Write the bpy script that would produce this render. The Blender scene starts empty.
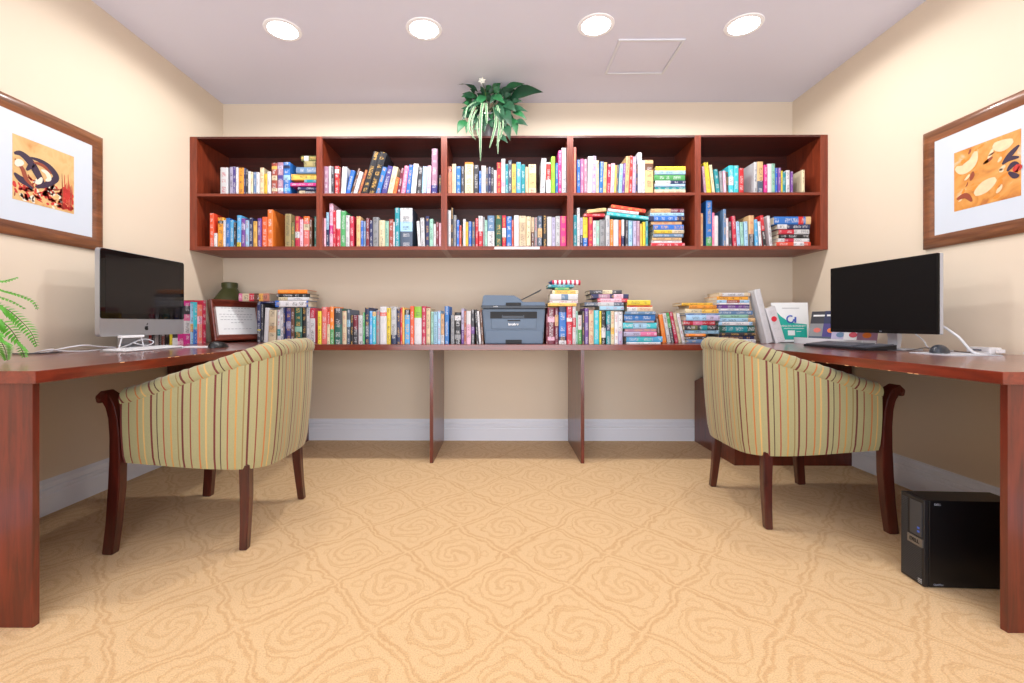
import bpy, bmesh, math, random
from mathutils import Vector, Matrix
random.seed(11)
PI = math.pi
C = bpy.context.scene.collection
scene = bpy.context.scene

# ------------------------------------------------------------------ measures
F = 455.0; VX = 501.0; VY = 323.0; EYE = 0.885
def X_at(px, Y): return (px - VX) / F * Y
def Z_at(py, Y): return EYE - (py - VY) / F * Y
def P(px, py, Y): return Vector((X_at(px, Y), Y, Z_at(py, Y)))
XL, XR, YB, ZC = -2.111, 2.192, 3.44, 2.548
DESK = 0.750

# ------------------------------------------------------------------ materials
def lin(c):
    c = c / 255.0
    return c / 12.92 if c <= 0.04045 else ((c + 0.055) / 1.055) ** 2.4
def rgb(r, g, b): return (lin(r), lin(g), lin(b), 1.0)

def new_mat(name):
    m = bpy.data.materials.new(name); m.use_nodes = True
    nt = m.node_tree
    return m, nt, nt.nodes['Principled BSDF']
def N(nt, typ, **kw):
    n = nt.nodes.new(typ)
    for k, v in kw.items():
        if k in ('inputs',):
            for a, b in v.items(): n.inputs[a].default_value = b
        else: setattr(n, k, v)
    return n
def M(nt, op, a, b=None, c=None):
    n = nt.nodes.new('ShaderNodeMath'); n.operation = op
    for i, s in enumerate((a, b, c)):
        if s is None: continue
        if isinstance(s, (int, float)): n.inputs[i].default_value = s
        else: nt.links.new(s, n.inputs[i])
    return n.outputs[0]
def mix(nt, fac, a, b):
    n = nt.nodes.new('ShaderNodeMix'); n.data_type = 'RGBA'
    if isinstance(fac, (int, float)): n.inputs[0].default_value = fac
    else: nt.links.new(fac, n.inputs[0])
    for i, s in ((6, a), (7, b)):
        if isinstance(s, tuple): n.inputs[i].default_value = s
        else: nt.links.new(s, n.inputs[i])
    return n.outputs[2]

def plain(name, col, rough=0.5, metal=0.0, coat=0.0, noise=0.06, scale=30.0, emis=None, estr=0.0, spec=None):
    m, nt, b = new_mat(name)
    tc = N(nt, 'ShaderNodeTexCoord')
    no = N(nt, 'ShaderNodeTexNoise', inputs={'Scale': scale, 'Detail': 3.0})
    nt.links.new(tc.outputs['Object'], no.inputs['Vector'])
    dark = tuple(c * (1 - noise) for c in col[:3]) + (1,)
    lite = tuple(min(1, c * (1 + noise)) for c in col[:3]) + (1,)
    nt.links.new(mix(nt, no.outputs['Fac'], dark, lite), b.inputs['Base Color'])
    b.inputs['Roughness'].default_value = rough
    b.inputs['Metallic'].default_value = metal
    b.inputs['Coat Weight'].default_value = coat
    b.inputs['Coat Roughness'].default_value = 0.08
    if spec is not None: b.inputs['Specular IOR Level'].default_value = spec
    if emis:
        b.inputs['Emission Color'].default_value = emis
        b.inputs['Emission Strength'].default_value = estr
    return m

def wood(name, c1, c2, rough=0.3, coat=0.5, axis='X', scale=1.0):
    m, nt, b = new_mat(name)
    tc = N(nt, 'ShaderNodeTexCoord')
    mp = N(nt, 'ShaderNodeMapping')
    s = {'X': (1.2, 14, 14), 'Y': (14, 1.2, 14), 'Z': (14, 14, 1.2)}[axis]
    mp.inputs['Scale'].default_value = tuple(v * scale for v in s)
    nt.links.new(tc.outputs['Object'], mp.inputs['Vector'])
    no = N(nt, 'ShaderNodeTexNoise', inputs={'Scale': 3.0, 'Detail': 8.0, 'Roughness': 0.62, 'Distortion': 0.8})
    nt.links.new(mp.outputs[0], no.inputs['Vector'])
    r = N(nt, 'ShaderNodeValToRGB')
    r.color_ramp.elements[0].position = 0.3; r.color_ramp.elements[0].color = c1
    r.color_ramp.elements[1].position = 0.72; r.color_ramp.elements[1].color = c2
    nt.links.new(no.outputs['Fac'], r.inputs[0])
    nt.links.new(r.outputs[0], b.inputs['Base Color'])
    b.inputs['Roughness'].default_value = rough
    b.inputs['Coat Weight'].default_value = coat
    b.inputs['Coat Roughness'].default_value = 0.12
    bp = N(nt, 'ShaderNodeBump', inputs={'Strength': 0.04, 'Distance': 0.002})
    nt.links.new(no.outputs['Fac'], bp.inputs['Height']); nt.links.new(bp.outputs[0], b.inputs['Normal'])
    return m

def carpet_mat():
    m, nt, b = new_mat('carpet')
    tc = N(nt, 'ShaderNodeTexCoord')
    # gentle warp so the woven scrolls look drawn by hand
    nw = N(nt, 'ShaderNodeTexNoise', inputs={'Scale': 7.0, 'Detail': 4.0, 'Roughness': 0.6})
    nt.links.new(tc.outputs['Object'], nw.inputs['Vector'])
    sub = N(nt, 'ShaderNodeVectorMath', operation='SUBTRACT'); nt.links.new(nw.outputs['Color'], sub.inputs[0]); sub.inputs[1].default_value = (.5, .5, .5)
    sc = N(nt, 'ShaderNodeVectorMath', operation='SCALE'); nt.links.new(sub.outputs[0], sc.inputs[0]); sc.inputs['Scale'].default_value = 0.12
    add = N(nt, 'ShaderNodeVectorMath', operation='ADD'); nt.links.new(tc.outputs['Object'], add.inputs[0]); nt.links.new(sc.outputs[0], add.inputs[1])
    sp = N(nt, 'ShaderNodeSeparateXYZ'); nt.links.new(add.outputs[0], sp.inputs[0])
    xx = M(nt, 'MULTIPLY', M(nt, 'SUBTRACT', sp.outputs[0], 0.023), 1 / 0.392)
    yy = M(nt, 'MULTIPLY', M(nt, 'SUBTRACT', sp.outputs[1], 1.31), 1 / 0.44)
    a = M(nt, 'ADD', xx, yy); c = M(nt, 'SUBTRACT', xx, yy)
    ca = M(nt, 'SUBTRACT', M(nt, 'FRACT', a), 0.5); cc = M(nt, 'SUBTRACT', M(nt, 'FRACT', c), 0.5)
    # lattice: double lines along the cell borders
    ea = M(nt, 'SUBTRACT', 0.5, M(nt, 'ABSOLUTE', ca)); ec = M(nt, 'SUBTRACT', 0.5, M(nt, 'ABSOLUTE', cc))
    ed = M(nt, 'MINIMUM', ea, ec)
    def band(v, lo, hi, s=0.012):
        u = N(nt, 'ShaderNodeMapRange', interpolation_type='SMOOTHSTEP', inputs={'From Min': lo - s, 'From Max': lo + s}); nt.links.new(v, u.inputs[0])
        w = N(nt, 'ShaderNodeMapRange', interpolation_type='SMOOTHSTEP', inputs={'From Min': hi - s, 'From Max': hi + s}); nt.links.new(v, w.inputs[0])
        return M(nt, 'SUBTRACT', u.outputs[0], w.outputs[0])
    lat = band(ed, 0.018, 0.055)
    # scrolls inside the cell
    lx = M(nt, 'MULTIPLY', M(nt, 'ADD', ca, cc), 1.0); ly = M(nt, 'SUBTRACT', ca, cc)
    r = M(nt, 'SQRT', M(nt, 'ADD', M(nt, 'MULTIPLY', lx, lx), M(nt, 'MULTIPLY', ly, ly)))
    th = M(nt, 'ARCTAN2', ly, lx)
    spiral = M(nt, 'SINE', M(nt, 'ADD', M(nt, 'MULTIPLY', r, 34.0), M(nt, 'MULTIPLY', th, 3.0)))
    inn = M(nt, 'LESS_THAN', r, 0.46)
    scr = M(nt, 'MULTIPLY', M(nt, 'MULTIPLY', band(spiral, 0.35, 3.0, 0.3), inn), 0.7)
    ring = band(r, 0.47, 0.50, 0.012)
    # small curls near the corners
    px = M(nt, 'SUBTRACT', M(nt, 'ABSOLUTE', lx), 0.58); py = M(nt, 'SUBTRACT', M(nt, 'ABSOLUTE', ly), 0.0)
    r2 = M(nt, 'SQRT', M(nt, 'ADD', M(nt, 'MULTIPLY', px, px), M(nt, 'MULTIPLY', py, py)))
    curl = band(r2, 0.06, 0.1, 0.012)
    qx = M(nt, 'SUBTRACT', M(nt, 'ABSOLUTE', ly), 0.58)
    r3 = M(nt, 'SQRT', M(nt, 'ADD', M(nt, 'MULTIPLY', qx, qx), M(nt, 'MULTIPLY', lx, lx)))
    curl2 = band(r3, 0.08, 0.125, 0.012)
    pat = M(nt, 'MAXIMUM', M(nt, 'MAXIMUM', lat, scr), M(nt, 'MAXIMUM', ring, M(nt, 'MULTIPLY', M(nt, 'MAXIMUM', curl, curl2), 0.55)))
    sp2 = N(nt, 'ShaderNodeTexNoise', inputs={'Scale': 260.0, 'Detail': 2.0}); nt.links.new(tc.outputs['Object'], sp2.inputs['Vector'])
    sp3 = N(nt, 'ShaderNodeTexNoise', inputs={'Scale': 14.0, 'Detail': 3.0}); nt.links.new(tc.outputs['Object'], sp3.inputs['Vector'])
    patn = M(nt, 'MULTIPLY', pat, M(nt, 'ADD', 0.35, M(nt, 'MULTIPLY', sp3.outputs['Fac'], 0.9)))
    base = mix(nt, patn, rgb(212, 178, 132), rgb(198, 158, 110))
    spk = N(nt, 'ShaderNodeMapRange', inputs={'From Min': 0.3, 'From Max': 0.7, 'To Min': 0.82, 'To Max': 1.14}); nt.links.new(sp2.outputs['Fac'], spk.inputs[0])
    vm = N(nt, 'ShaderNodeVectorMath', operation='SCALE'); nt.links.new(base, vm.inputs[0]); nt.links.new(spk.outputs[0], vm.inputs['Scale'])
    nt.links.new(vm.outputs[0], b.inputs['Base Color'])
    b.inputs['Roughness'].default_value = 0.95; b.inputs['Specular IOR Level'].default_value = 0.1
    b.inputs['Sheen Weight'].default_value = 0.15
    bp = N(nt, 'ShaderNodeBump', inputs={'Strength': 0.5, 'Distance': 0.004}); nt.links.new(sp2.outputs['Fac'], bp.inputs['Height']); nt.links.new(bp.outputs[0], b.inputs['Normal'])
    return m

def stripe_mat():
    m, nt, b = new_mat('striped fabric')
    uv = N(nt, 'ShaderNodeUVMap'); uv.uv_map = 'UVMap'
    sp = N(nt, 'ShaderNodeSeparateXYZ'); nt.links.new(uv.outputs[0], sp.inputs[0])
    per = 0.23
    f = M(nt, 'FRACT', M(nt, 'MULTIPLY', sp.outputs[0], 1 / per))
    rp = N(nt, 'ShaderNodeValToRGB'); cr = rp.color_ramp; cr.interpolation = 'CONSTANT'
    base = rgb(152, 146, 104)
    stops = [(0.0, rgb(98, 32, 28)), (0.028, base), (0.13, rgb(128, 50, 34)), (0.15, base), (0.27, rgb(178, 104, 48)), (0.293, base),
             (0.375, rgb(196, 156, 92)), (0.395, base), (0.50, rgb(104, 34, 30)), (0.528, base), (0.60, rgb(74, 40, 32)), (0.615, base),
             (0.70, rgb(150, 62, 38)), (0.722, base), (0.82, rgb(184, 132, 64)), (0.843, base), (0.93, rgb(134, 108, 62)), (0.95, base)]
    cr.elements[0].position = 0; cr.elements[0].color = stops[0][1]
    cr.elements[1].position = stops[1][0]; cr.elements[1].color = stops[1][1]
    for p, c in stops[2:]:
        e = cr.elements.new(p); e.color = c
    nt.links.new(f, rp.inputs[0])
    tc = N(nt, 'ShaderNodeTexCoord')
    no = N(nt, 'ShaderNodeTexNoise', inputs={'Scale': 300.0, 'Detail': 2.0}); nt.links.new(tc.outputs['Object'], no.inputs['Vector'])
    k = N(nt, 'ShaderNodeMapRange', inputs={'To Min': 0.86, 'To Max': 1.14}); nt.links.new(no.outputs['Fac'], k.inputs[0])
    vm = N(nt, 'ShaderNodeVectorMath', operation='SCALE'); nt.links.new(rp.outputs[0], vm.inputs[0]); nt.links.new(k.outputs[0], vm.inputs['Scale'])
    nt.links.new(vm.outputs[0], b.inputs['Base Color'])
    b.inputs['Roughness'].default_value = 0.75; b.inputs['Sheen Weight'].default_value = 0.2
    bp = N(nt, 'ShaderNodeBump', inputs={'Strength': 0.15, 'Distance': 0.001}); nt.links.new(no.outputs['Fac'], bp.inputs['Height']); nt.links.new(bp.outputs[0], b.inputs['Normal'])
    return m

MT = {}
MT['wall'] = plain('wall paint', rgb(221, 206, 185), 0.7, noise=0.015, scale=4)
MT['ceil'] = plain('ceiling paint', rgb(224, 226, 243), 0.85, noise=0.01, scale=3)
MT['base'] = plain('baseboard paint', rgb(222, 226, 236), 0.35, noise=0.01)
MT['carpet'] = carpet_mat()
MT['woodX'] = wood('cherry wood grain along x', rgb(84, 27, 14), rgb(132, 48, 26), 0.28, 0.6, 'X')
MT['woodY'] = wood('cherry wood grain along y', rgb(82, 26, 13), rgb(128, 46, 24), 0.28, 0.6, 'Y')
MT['woodZ'] = wood('cherry wood upright grain', rgb(66, 20, 11), rgb(112, 38, 20), 0.32, 0.5, 'Z')
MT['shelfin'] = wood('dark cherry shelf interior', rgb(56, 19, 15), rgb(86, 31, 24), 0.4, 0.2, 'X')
MT['shelfZ'] = wood('cherry shelf upright', rgb(98, 36, 19), rgb(142, 60, 34), 0.38, 0.2, 'Z')
MT['shelfX'] = wood('cherry shelf board', rgb(98, 36, 19), rgb(140, 58, 34), 0.5, 0.08, 'X')
MT['chairwood'] = wood('dark chair wood', rgb(46, 14, 10), rgb(86, 30, 20), 0.3, 0.6, 'Z')
MT['stripe'] = stripe_mat()
MT['black'] = plain('black plastic', rgb(20, 20, 23), 0.38, noise=0.1)
MT['matblack'] = plain('matt black', rgb(14, 12, 12), 0.5, noise=0.05, spec=.2)
MT['tower'] = plain('black painted steel', rgb(12, 12, 14), 0.3, noise=0.08)
MT['darkgrey'] = plain('dark grey plastic', rgb(52, 54, 58), 0.4)
MT['screen'] = plain('unlit glossy screen', rgb(10, 10, 12), 0.03, coat=0.0, noise=0.02)
MT['screen2'] = plain('unlit matt screen', rgb(17, 15, 15), 0.6, noise=0.02, spec=0.12)
MT['alu'] = plain('brushed aluminium', rgb(186, 190, 196), 0.35, metal=0.75, noise=0.03)
MT['silver'] = plain('silver plastic', rgb(186, 190, 198), 0.3, metal=0.4, noise=0.03)
MT['white'] = plain('white plastic', rgb(236, 236, 238), 0.35, noise=0.01)
MT['paper'] = plain('white paper', rgb(232, 235, 236), 0.6, noise=0.02)
MT['pages'] = plain('book pages', rgb(214, 202, 180), 0.8, noise=0.12, scale=220)
MT['printer'] = plain('slate blue grey plastic', rgb(84, 103, 126), 0.42, noise=0.03)
MT['printerdark'] = plain('charcoal printer plastic', rgb(46, 54, 66), 0.4, noise=0.04)
MT['hole'] = plain('recess black', rgb(16, 19, 25), 0.6)
MT['bronze'] = wood('bronze brown picture frame', rgb(78, 42, 22), rgb(150, 94, 58), 0.32, 0.4, 'X', .7)
MT['certwood'] = wood('red mahogany frame', rgb(84, 32, 22), rgb(134, 62, 44), 0.3, 0.5, 'X')
MT['mat'] = plain('picture mat board', rgb(208, 217, 228), 0.35, noise=0.008, coat=0.3)
MT['olive'] = plain('olive green glaze', rgb(72, 76, 40), 0.45, noise=0.12)
MT['leaf'] = plain('dark green leaf', rgb(14, 64, 38), 0.5, noise=0.5, scale=18)
MT['leaf2'] = plain('mid green leaf', rgb(26, 92, 50), 0.48, noise=0.4, scale=18)
MT['blade'] = plain('grey green blade', rgb(74, 116, 80), 0.45, noise=0.2)
MT['bladeedge'] = plain('cream blade margin', rgb(176, 184, 156), 0.5, noise=0.05)
MT['fern'] = plain('bright fern green', rgb(92, 166, 52), 0.45, noise=0.3, scale=40)
MT['stem'] = plain('fern stem', rgb(80, 96, 38), 0.5)
MT['pot'] = plain('speckled silver pot', rgb(150, 146, 150), 0.35, metal=0.3, noise=0.5, scale=90)
MT['terracotta'] = plain('terracotta', rgb(150, 84, 58), 0.7)
MT['soil'] = plain('potting soil', rgb(50, 34, 24), 0.95, noise=0.4)
MT['petal'] = plain('white petal', rgb(240, 242, 232), 0.5)
MT['cable'] = plain('white cable', rgb(214, 216, 222), 0.4)
MT['bcable'] = plain('grey cable', rgb(70, 70, 74), 0.4)
MT['lamp'] = plain('lit lamp lens', rgb(255, 255, 255), 0.5, emis=(1.0, 0.985, 0.97, 1), estr=26.0)
MT['trimring'] = plain('white lamp trim', rgb(236, 236, 240), 0.4, emis=(1, 1, 1, 1), estr=0.12)  # faint emission puts the lens glow into the trim, which is no lamp
MT['teal'] = plain('teal print', rgb(24, 172, 158), 0.5, noise=0.02)
MT['ink'] = plain('grey print', rgb(130, 134, 146), 0.6)
MT['darkink'] = plain('black print', rgb(16, 16, 18), 0.4)
MT['bluelogo'] = plain('blue print', rgb(58, 92, 184), 0.5)
MT['redlogo'] = plain('red print', rgb(214, 40, 60), 0.5)
MT['acrylic'] = plain('clear acrylic edge', rgb(222, 224, 230), 0.15, noise=0.02, coat=0.5)
MT['chip'] = plain('chipped edge', rgb(228, 170, 120), 0.7)
MT['fabricdark'] = plain('black dust cloth', rgb(26, 22, 20), 0.9)

PAL = dict(
 white=(206,206,210), cream=(208,194,162), tan=(206,170,122), sand=(200,178,146), lavender=(172,166,196), mauve=(158,118,142),
 lightgrey=(188,190,194), grey=(136,138,142), charcoal=(52,52,60), black=(26,26,32), navy=(32,42,82), indigo=(66,58,128), purple=(104,64,140),
 blue=(38,104,184), skyblue=(80,160,212), lightblue=(152,192,220), steelblue=(92,124,158), slate=(70,84,104), teal=(24,132,142), turquoise=(58,182,196),
 green=(74,152,90), darkgreen=(28,84,72), seafoam=(140,186,168), lime=(130,184,46), olive=(104,104,62), khaki=(150,136,94), yellow=(214,190,52), mustard=(206,160,52),
 gold=(220,172,84), amber=(232,160,52), orange=(226,120,44), vermilion=(220,74,46), red=(196,44,42), crimson=(180,32,62), maroon=(110,26,48), brick=(150,72,56),
 salmon=(216,112,100), pink=(212,110,148), lightpink=(224,176,196), magenta=(196,46,128), brown=(96,58,42), terracotta=(196,132,104))
DARKS = {'charcoal','black','navy','indigo','purple','blue','steelblue','slate','teal','green','darkgreen','olive','red','crimson','maroon','brick','brown','magenta','vermilion','mauve','pink','turquoise','orange','salmon','skyblue'}
_bm = {}
def cover_mat(c):
    k = ('c', c)
    if k not in _bm: _bm[k] = plain(c + ' book cover', rgb(*PAL[c]), 0.42, noise=0.10, scale=25)
    return _bm[k]
def spine_mat(c, ink):
    k = (c, ink)
    if k in _bm: return _bm[k]
    m, nt, b = new_mat(c + ' spine with ' + ink + ' print')
    uv = N(nt, 'ShaderNodeUVMap'); uv.uv_map = 'UVMap'
    sp = N(nt, 'ShaderNodeSeparateXYZ'); nt.links.new(uv.outputs[0], sp.inputs[0])
    oi = N(nt, 'ShaderNodeObjectInfo'); rnd = M(nt, 'MULTIPLY', oi.outputs['Random'], 50.0)
    cb = N(nt, 'ShaderNodeCombineXYZ')
    nt.links.new(M(nt, 'MULTIPLY', sp.outputs[0], 4.0), cb.inputs[0]); nt.links.new(M(nt, 'MULTIPLY', sp.outputs[1], 300.0), cb.inputs[1]); nt.links.new(rnd, cb.inputs[2])
    n1 = N(nt, 'ShaderNodeTexNoise', inputs={'Scale': 1.0, 'Detail': 1.0}); nt.links.new(cb.outputs[0], n1.inputs['Vector'])
    n2 = N(nt, 'ShaderNodeTexNoise', noise_dimensions='1D', inputs={'Scale': 22.0, 'Detail': 0.0})
    nt.links.new(M(nt, 'ADD', sp.outputs[1], rnd), n2.inputs['W'])
    mask = M(nt, 'MULTIPLY', M(nt, 'GREATER_THAN', n1.outputs['Fac'], 0.5), M(nt, 'GREATER_THAN', n2.outputs['Fac'], 0.47))
    mask = M(nt, 'MULTIPLY', mask, M(nt, 'LESS_THAN', M(nt, 'ABSOLUTE', M(nt, 'SUBTRACT', sp.outputs[0], 0.5)), 0.27))
    tint = N(nt, 'ShaderNodeHueSaturation'); tint.inputs['Color'].default_value = rgb(*PAL[c])
    nt.links.new(M(nt, 'ADD', 0.88, M(nt, 'MULTIPLY', oi.outputs['Random'], 0.24)), tint.inputs['Value'])
    nt.links.new(M(nt, 'ADD', 0.49, M(nt, 'MULTIPLY', oi.outputs['Random'], 0.02)), tint.inputs['Hue'])
    nt.links.new(mix(nt, M(nt, 'MULTIPLY', mask, 0.62), tint.outputs[0], rgb(*PAL[ink])), b.inputs['Base Color'])
    b.inputs['Roughness'].default_value = 0.4
    _bm[k] = m
    return m

# ------------------------------------------------------------------ mesh helpers
def link(name, bm, mat, parent=None, smooth=False):
    me = bpy.data.meshes.new(name); bm.normal_update(); bm.to_mesh(me); bm.free()
    for mm in (mat if isinstance(mat, (list, tuple)) else [mat]): me.materials.append(mm)
    if smooth:
        for p in me.polygons: p.use_smooth = True
        try: me.set_sharp_from_angle(angle=math.radians(38))
        except Exception: pass
    o = bpy.data.objects.new(name, me); C.objects.link(o)
    if parent is not None: o.parent = parent
    return o
def empty(name, label, cat, loc=(0, 0, 0), rz=0.0, group=None):
    o = bpy.data.objects.new(name, None); C.objects.link(o); o.empty_display_size = 0.05
    o.location = loc; o.rotation_euler = (0, 0, rz); o['label'] = label; o['category'] = cat
    if group: o['group'] = group
    return o
def tag(o, label, cat, group=None):
    o['label'] = label; o['category'] = cat
    if group: o['group'] = group
    return o
def struct(o, label=None, cat=None):
    o['kind'] = 'structure'
    if label: o['label'] = label
    if cat: o['category'] = cat
    return o
def bx(bm, x0, x1, y0, y1, z0, z1, bevel=0.0, mi=0):
    r = bmesh.ops.create_cube(bm, size=1.0)
    vs = r['verts']
    for v in vs:
        v.co = Vector((x0 + (v.co.x + .5) * (x1 - x0), y0 + (v.co.y + .5) * (y1 - y0), z0 + (v.co.z + .5) * (z1 - z0)))
    fs = set(f for v in vs for f in v.link_faces)
    for f in fs: f.material_index = mi
    if bevel > 0:
        es = list(set(e for v in vs for e in v.link_edges))
        bmesh.ops.bevel(bm, geom=es, offset=bevel, segments=2, profile=0.6, affect='EDGES')
    return vs
def box(name, x0, x1, y0, y1, z0, z1, mat, parent=None, bevel=0.0, smooth=False):
    bm = bmesh.new(); bx(bm, min(x0, x1), max(x0, x1), min(y0, y1), max(y0, y1), min(z0, z1), max(z0, z1), bevel)
    return link(name, bm, mat, parent, smooth)
def prism(bm, pts, d0, d1, plane='XZ', mi=0):
    """extrude a polygon; plane XZ -> along y, YZ -> along x, XY -> along z"""
    def mk(a, b, d): return {'XZ': (a, d, b), 'YZ': (d, a, b), 'XY': (a, b, d)}[plane]
    A = [bm.verts.new(mk(a, b, d0)) for a, b in pts]; B = [bm.verts.new(mk(a, b, d1)) for a, b in pts]
    n = len(pts); fs = []
    for i in range(n):
        fs.append(bm.faces.new((A[i], A[(i + 1) % n], B[(i + 1) % n], B[i])))
    fs.append(bm.faces.new(list(reversed(A)))); fs.append(bm.faces.new(B))
    for f in fs: f.material_index = mi
    bmesh.ops.recalc_face_normals(bm, faces=fs)
def catmull(pts, n=8):
    pts = [Vector(p) for p in pts]; out = []
    q = [pts[0]] + pts + [pts[-1]]
    for i in range(1, len(q) - 2):
        a, b, c, d = q[i - 1], q[i], q[i + 1], q[i + 2]
        for k in range(n):
            t = k / n
            out.append(0.5 * ((2 * b) + (-a + c) * t + (2 * a - 5 * b + 4 * c - d) * t * t + (-a + 3 * b - 3 * c + d) * t ** 3))
    out.append(pts[-1]); return out
def tube(bm, pts, r, seg=8, mi=0, cap=True):
    rings = []; up = Vector((0, 0, 1)); prev = None
    for i, p in enumerate(pts):
        p = Vector(p); a = Vector(pts[max(i - 1, 0)]); b = Vector(pts[min(i + 1, len(pts) - 1)])
        t = (b - a).normalized()
        if prev is None:
            u = t.cross(up)
            if u.length < 1e-3: u = t.cross(Vector((1, 0, 0)))
        else: u = prev - t * prev.dot(t)
        u.normalize(); prev = u; v = t.cross(u)
        rr = r[i] if isinstance(r, (list, tuple)) else r
        rings.append([bm.verts.new(p + (u * math.cos(2 * PI * k / seg) + v * math.sin(2 * PI * k / seg)) * rr) for k in range(seg)])
    fs = []
    for i in range(len(rings) - 1):
        for k in range(seg):
            fs.append(bm.faces.new((rings[i][k], rings[i][(k + 1) % seg], rings[i + 1][(k + 1) % seg], rings[i + 1][k])))
    if cap: fs.append(bm.faces.new(list(reversed(rings[0])))); fs.append(bm.faces.new(rings[-1]))
    for f in fs: f.material_index = mi
    return rings
def lathe(bm, prof, c=(0, 0), seg=32, mi=0):
    rings = [[bm.verts.new((c[0] + r * math.cos(2 * PI * k / seg), c[1] + r * math.sin(2 * PI * k / seg), z)) for k in range(seg)] for r, z in prof]
    for i in range(len(rings) - 1):
        for k in range(seg):
            f = bm.faces.new((rings[i][k], rings[i][(k + 1) % seg], rings[i + 1][(k + 1) % seg], rings[i + 1][k])); f.material_index = mi
    f = bm.faces.new(list(reversed(rings[0]))); f.material_index = mi
    f = bm.faces.new(rings[-1]); f.material_index = mi
def sweep_rect(bm, path, half_x, xcs, mi=0):
    """path: list of (y, z, halfwidth in the path plane); rectangular section, half_x wide in x"""
    rings = []
    for i, (y, z, w) in enumerate(path):
        a = path[max(i - 1, 0)]; b = path[min(i + 1, len(path) - 1)]
        ty, tz = b[0] - a[0], b[1] - a[1]; L = math.hypot(ty, tz) or 1; ny, nz = tz / L, -ty / L
        xc = xcs[i] if isinstance(xcs, (list, tuple)) else xcs
        hx = half_x[i] if isinstance(half_x, (list, tuple)) else half_x
        rings.append([bm.verts.new((xc - hx, y - ny * w, z - nz * w)), bm.verts.new((xc + hx, y - ny * w, z - nz * w)),
                      bm.verts.new((xc + hx, y + ny * w, z + nz * w)), bm.verts.new((xc - hx, y + ny * w, z + nz * w))])
    fs = []
    for i in range(len(rings) - 1):
        for k in range(4): fs.append(bm.faces.new((rings[i][k], rings[i][(k + 1) % 4], rings[i + 1][(k + 1) % 4], rings[i + 1][k])))
    fs.append(bm.faces.new(list(reversed(rings[0])))); fs.append(bm.faces.new(rings[-1]))
    bmesh.ops.recalc_face_normals(bm, faces=fs)
def text_obj(name, s, size, mat, parent, M4, extrude=0.0006, bold=0.0):
    cu = bpy.data.curves.new(name + '_tmp', 'FONT'); cu.body = s; cu.size = size; cu.extrude = extrude; cu.offset = bold
    cu.align_x = 'CENTER'; cu.align_y = 'CENTER'
    t = bpy.data.objects.new(name + '_tmp', cu); C.objects.link(t)
    dg = bpy.context.evaluated_depsgraph_get(); me = bpy.data.meshes.new_from_object(t.evaluated_get(dg))
    bpy.data.objects.remove(t); bpy.data.curves.remove(cu)
    me.transform(M4); me.materials.clear(); me.materials.append(mat)
    o = bpy.data.objects.new(name, me); C.objects.link(o)
    if parent is not None: o.parent = parent
    return o
def frame4(origin, right, up):
    r = Vector(right).normalized(); u = Vector(up).normalized(); n = r.cross(u)
    m = Matrix((r, u, n)).transposed().to_4x4(); m.translation = Vector(origin); return m

# ------------------------------------------------------------------ room shell
FY = -1.6
struct(box('floor', XL - .1, XR + .1, FY, YB + .1, -.1, 0, MT['carpet']))
struct(box('ceiling', XL - .1, XR + .1, FY, YB + .1, ZC, ZC + .1, MT['ceil']))
struct(box('wall_back', XL - .1, XR + .1, YB, YB + .1, 0, ZC, MT['wall']))
struct(box('wall_left', XL - .1, XL, FY, YB, 0, ZC, MT['wall']))
struct(box('wall_right', XR, XR + .1, FY, YB, 0, ZC, MT['wall']))
PROF = [(0, 0), (.018, 0), (.018, .088), (.013, .096), (.016, .102), (.016, .114), (.010, .120), (.012, .128), (.012, .142), (.005, .152), (.004, .160), (0, .160)]
bm = bmesh.new(); prism(bm, [(YB - d, z) for d, z in PROF], XL + .018, XR - .018, 'YZ'); struct(link('baseboard_back', bm, MT['base']))
bm = bmesh.new(); prism(bm, [(XL + d, z) for d, z in PROF], FY, YB, 'XZ'); struct(link('baseboard_left', bm, MT['base']))
bm = bmesh.new(); prism(bm, [(XR - d, z) for d, z in PROF], FY, YB, 'XZ'); struct(link('baseboard_right', bm, MT['base']))

# ------------------------------------------------------------------ ceiling fittings
LIGHTS = [(-1.237, 2.57), (-.435, 2.57), (.53, 2.545), (1.355, 2.55)]
LN = ['round recessed ceiling downlight nearest the left wall', 'round recessed ceiling downlight left of the hanging plant, second from the left wall',
      'round recessed ceiling downlight just left of the square access panel', 'round recessed ceiling downlight nearest the right wall']
for (x, y), lab in zip(LIGHTS, LN):
    t = empty('ceiling_light', lab, 'light', (x, y, ZC), 0, 'recessed downlights in the ceiling')
    bm = bmesh.new(); n = 40; rs = [(.078, -.002), (.080, -.006), (.100, -.004), (.102, 0.0)]
    rings = [[bm.verts.new((r * math.cos(2 * PI * k / n), r * math.sin(2 * PI * k / n), z)) for k in range(n)] for r, z in rs]
    for i in range(3):
        for k in range(n): bm.faces.new((rings[i][k], rings[i + 1][k], rings[i + 1][(k + 1) % n], rings[i][(k + 1) % n]))
    link('trim_ring', bm, MT['trimring'], t, True)
    bm = bmesh.new(); lathe(bm, [(.078, -.0005), (.078, -.003), (.06, -.006), (.02, -.008)], seg=32); link('lens', bm, MT['lamp'], t)
ap = empty('access_panel', 'square white access panel flush in the ceiling, right of centre', 'panel', (.885, 2.855, ZC))
bm = bmesh.new()
for a in ((-.195, .195, -.185, -.170), (-.195, .195, .170, .185), (-.195, -.180, -.170, .170), (.180, .195, -.170, .170)): bx(bm, *a, -.008, 0)
link('frame', bm, MT['base'], ap); box('door', -.176, .176, -.166, .166, -.004, 0, MT['ceil'], ap)

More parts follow.
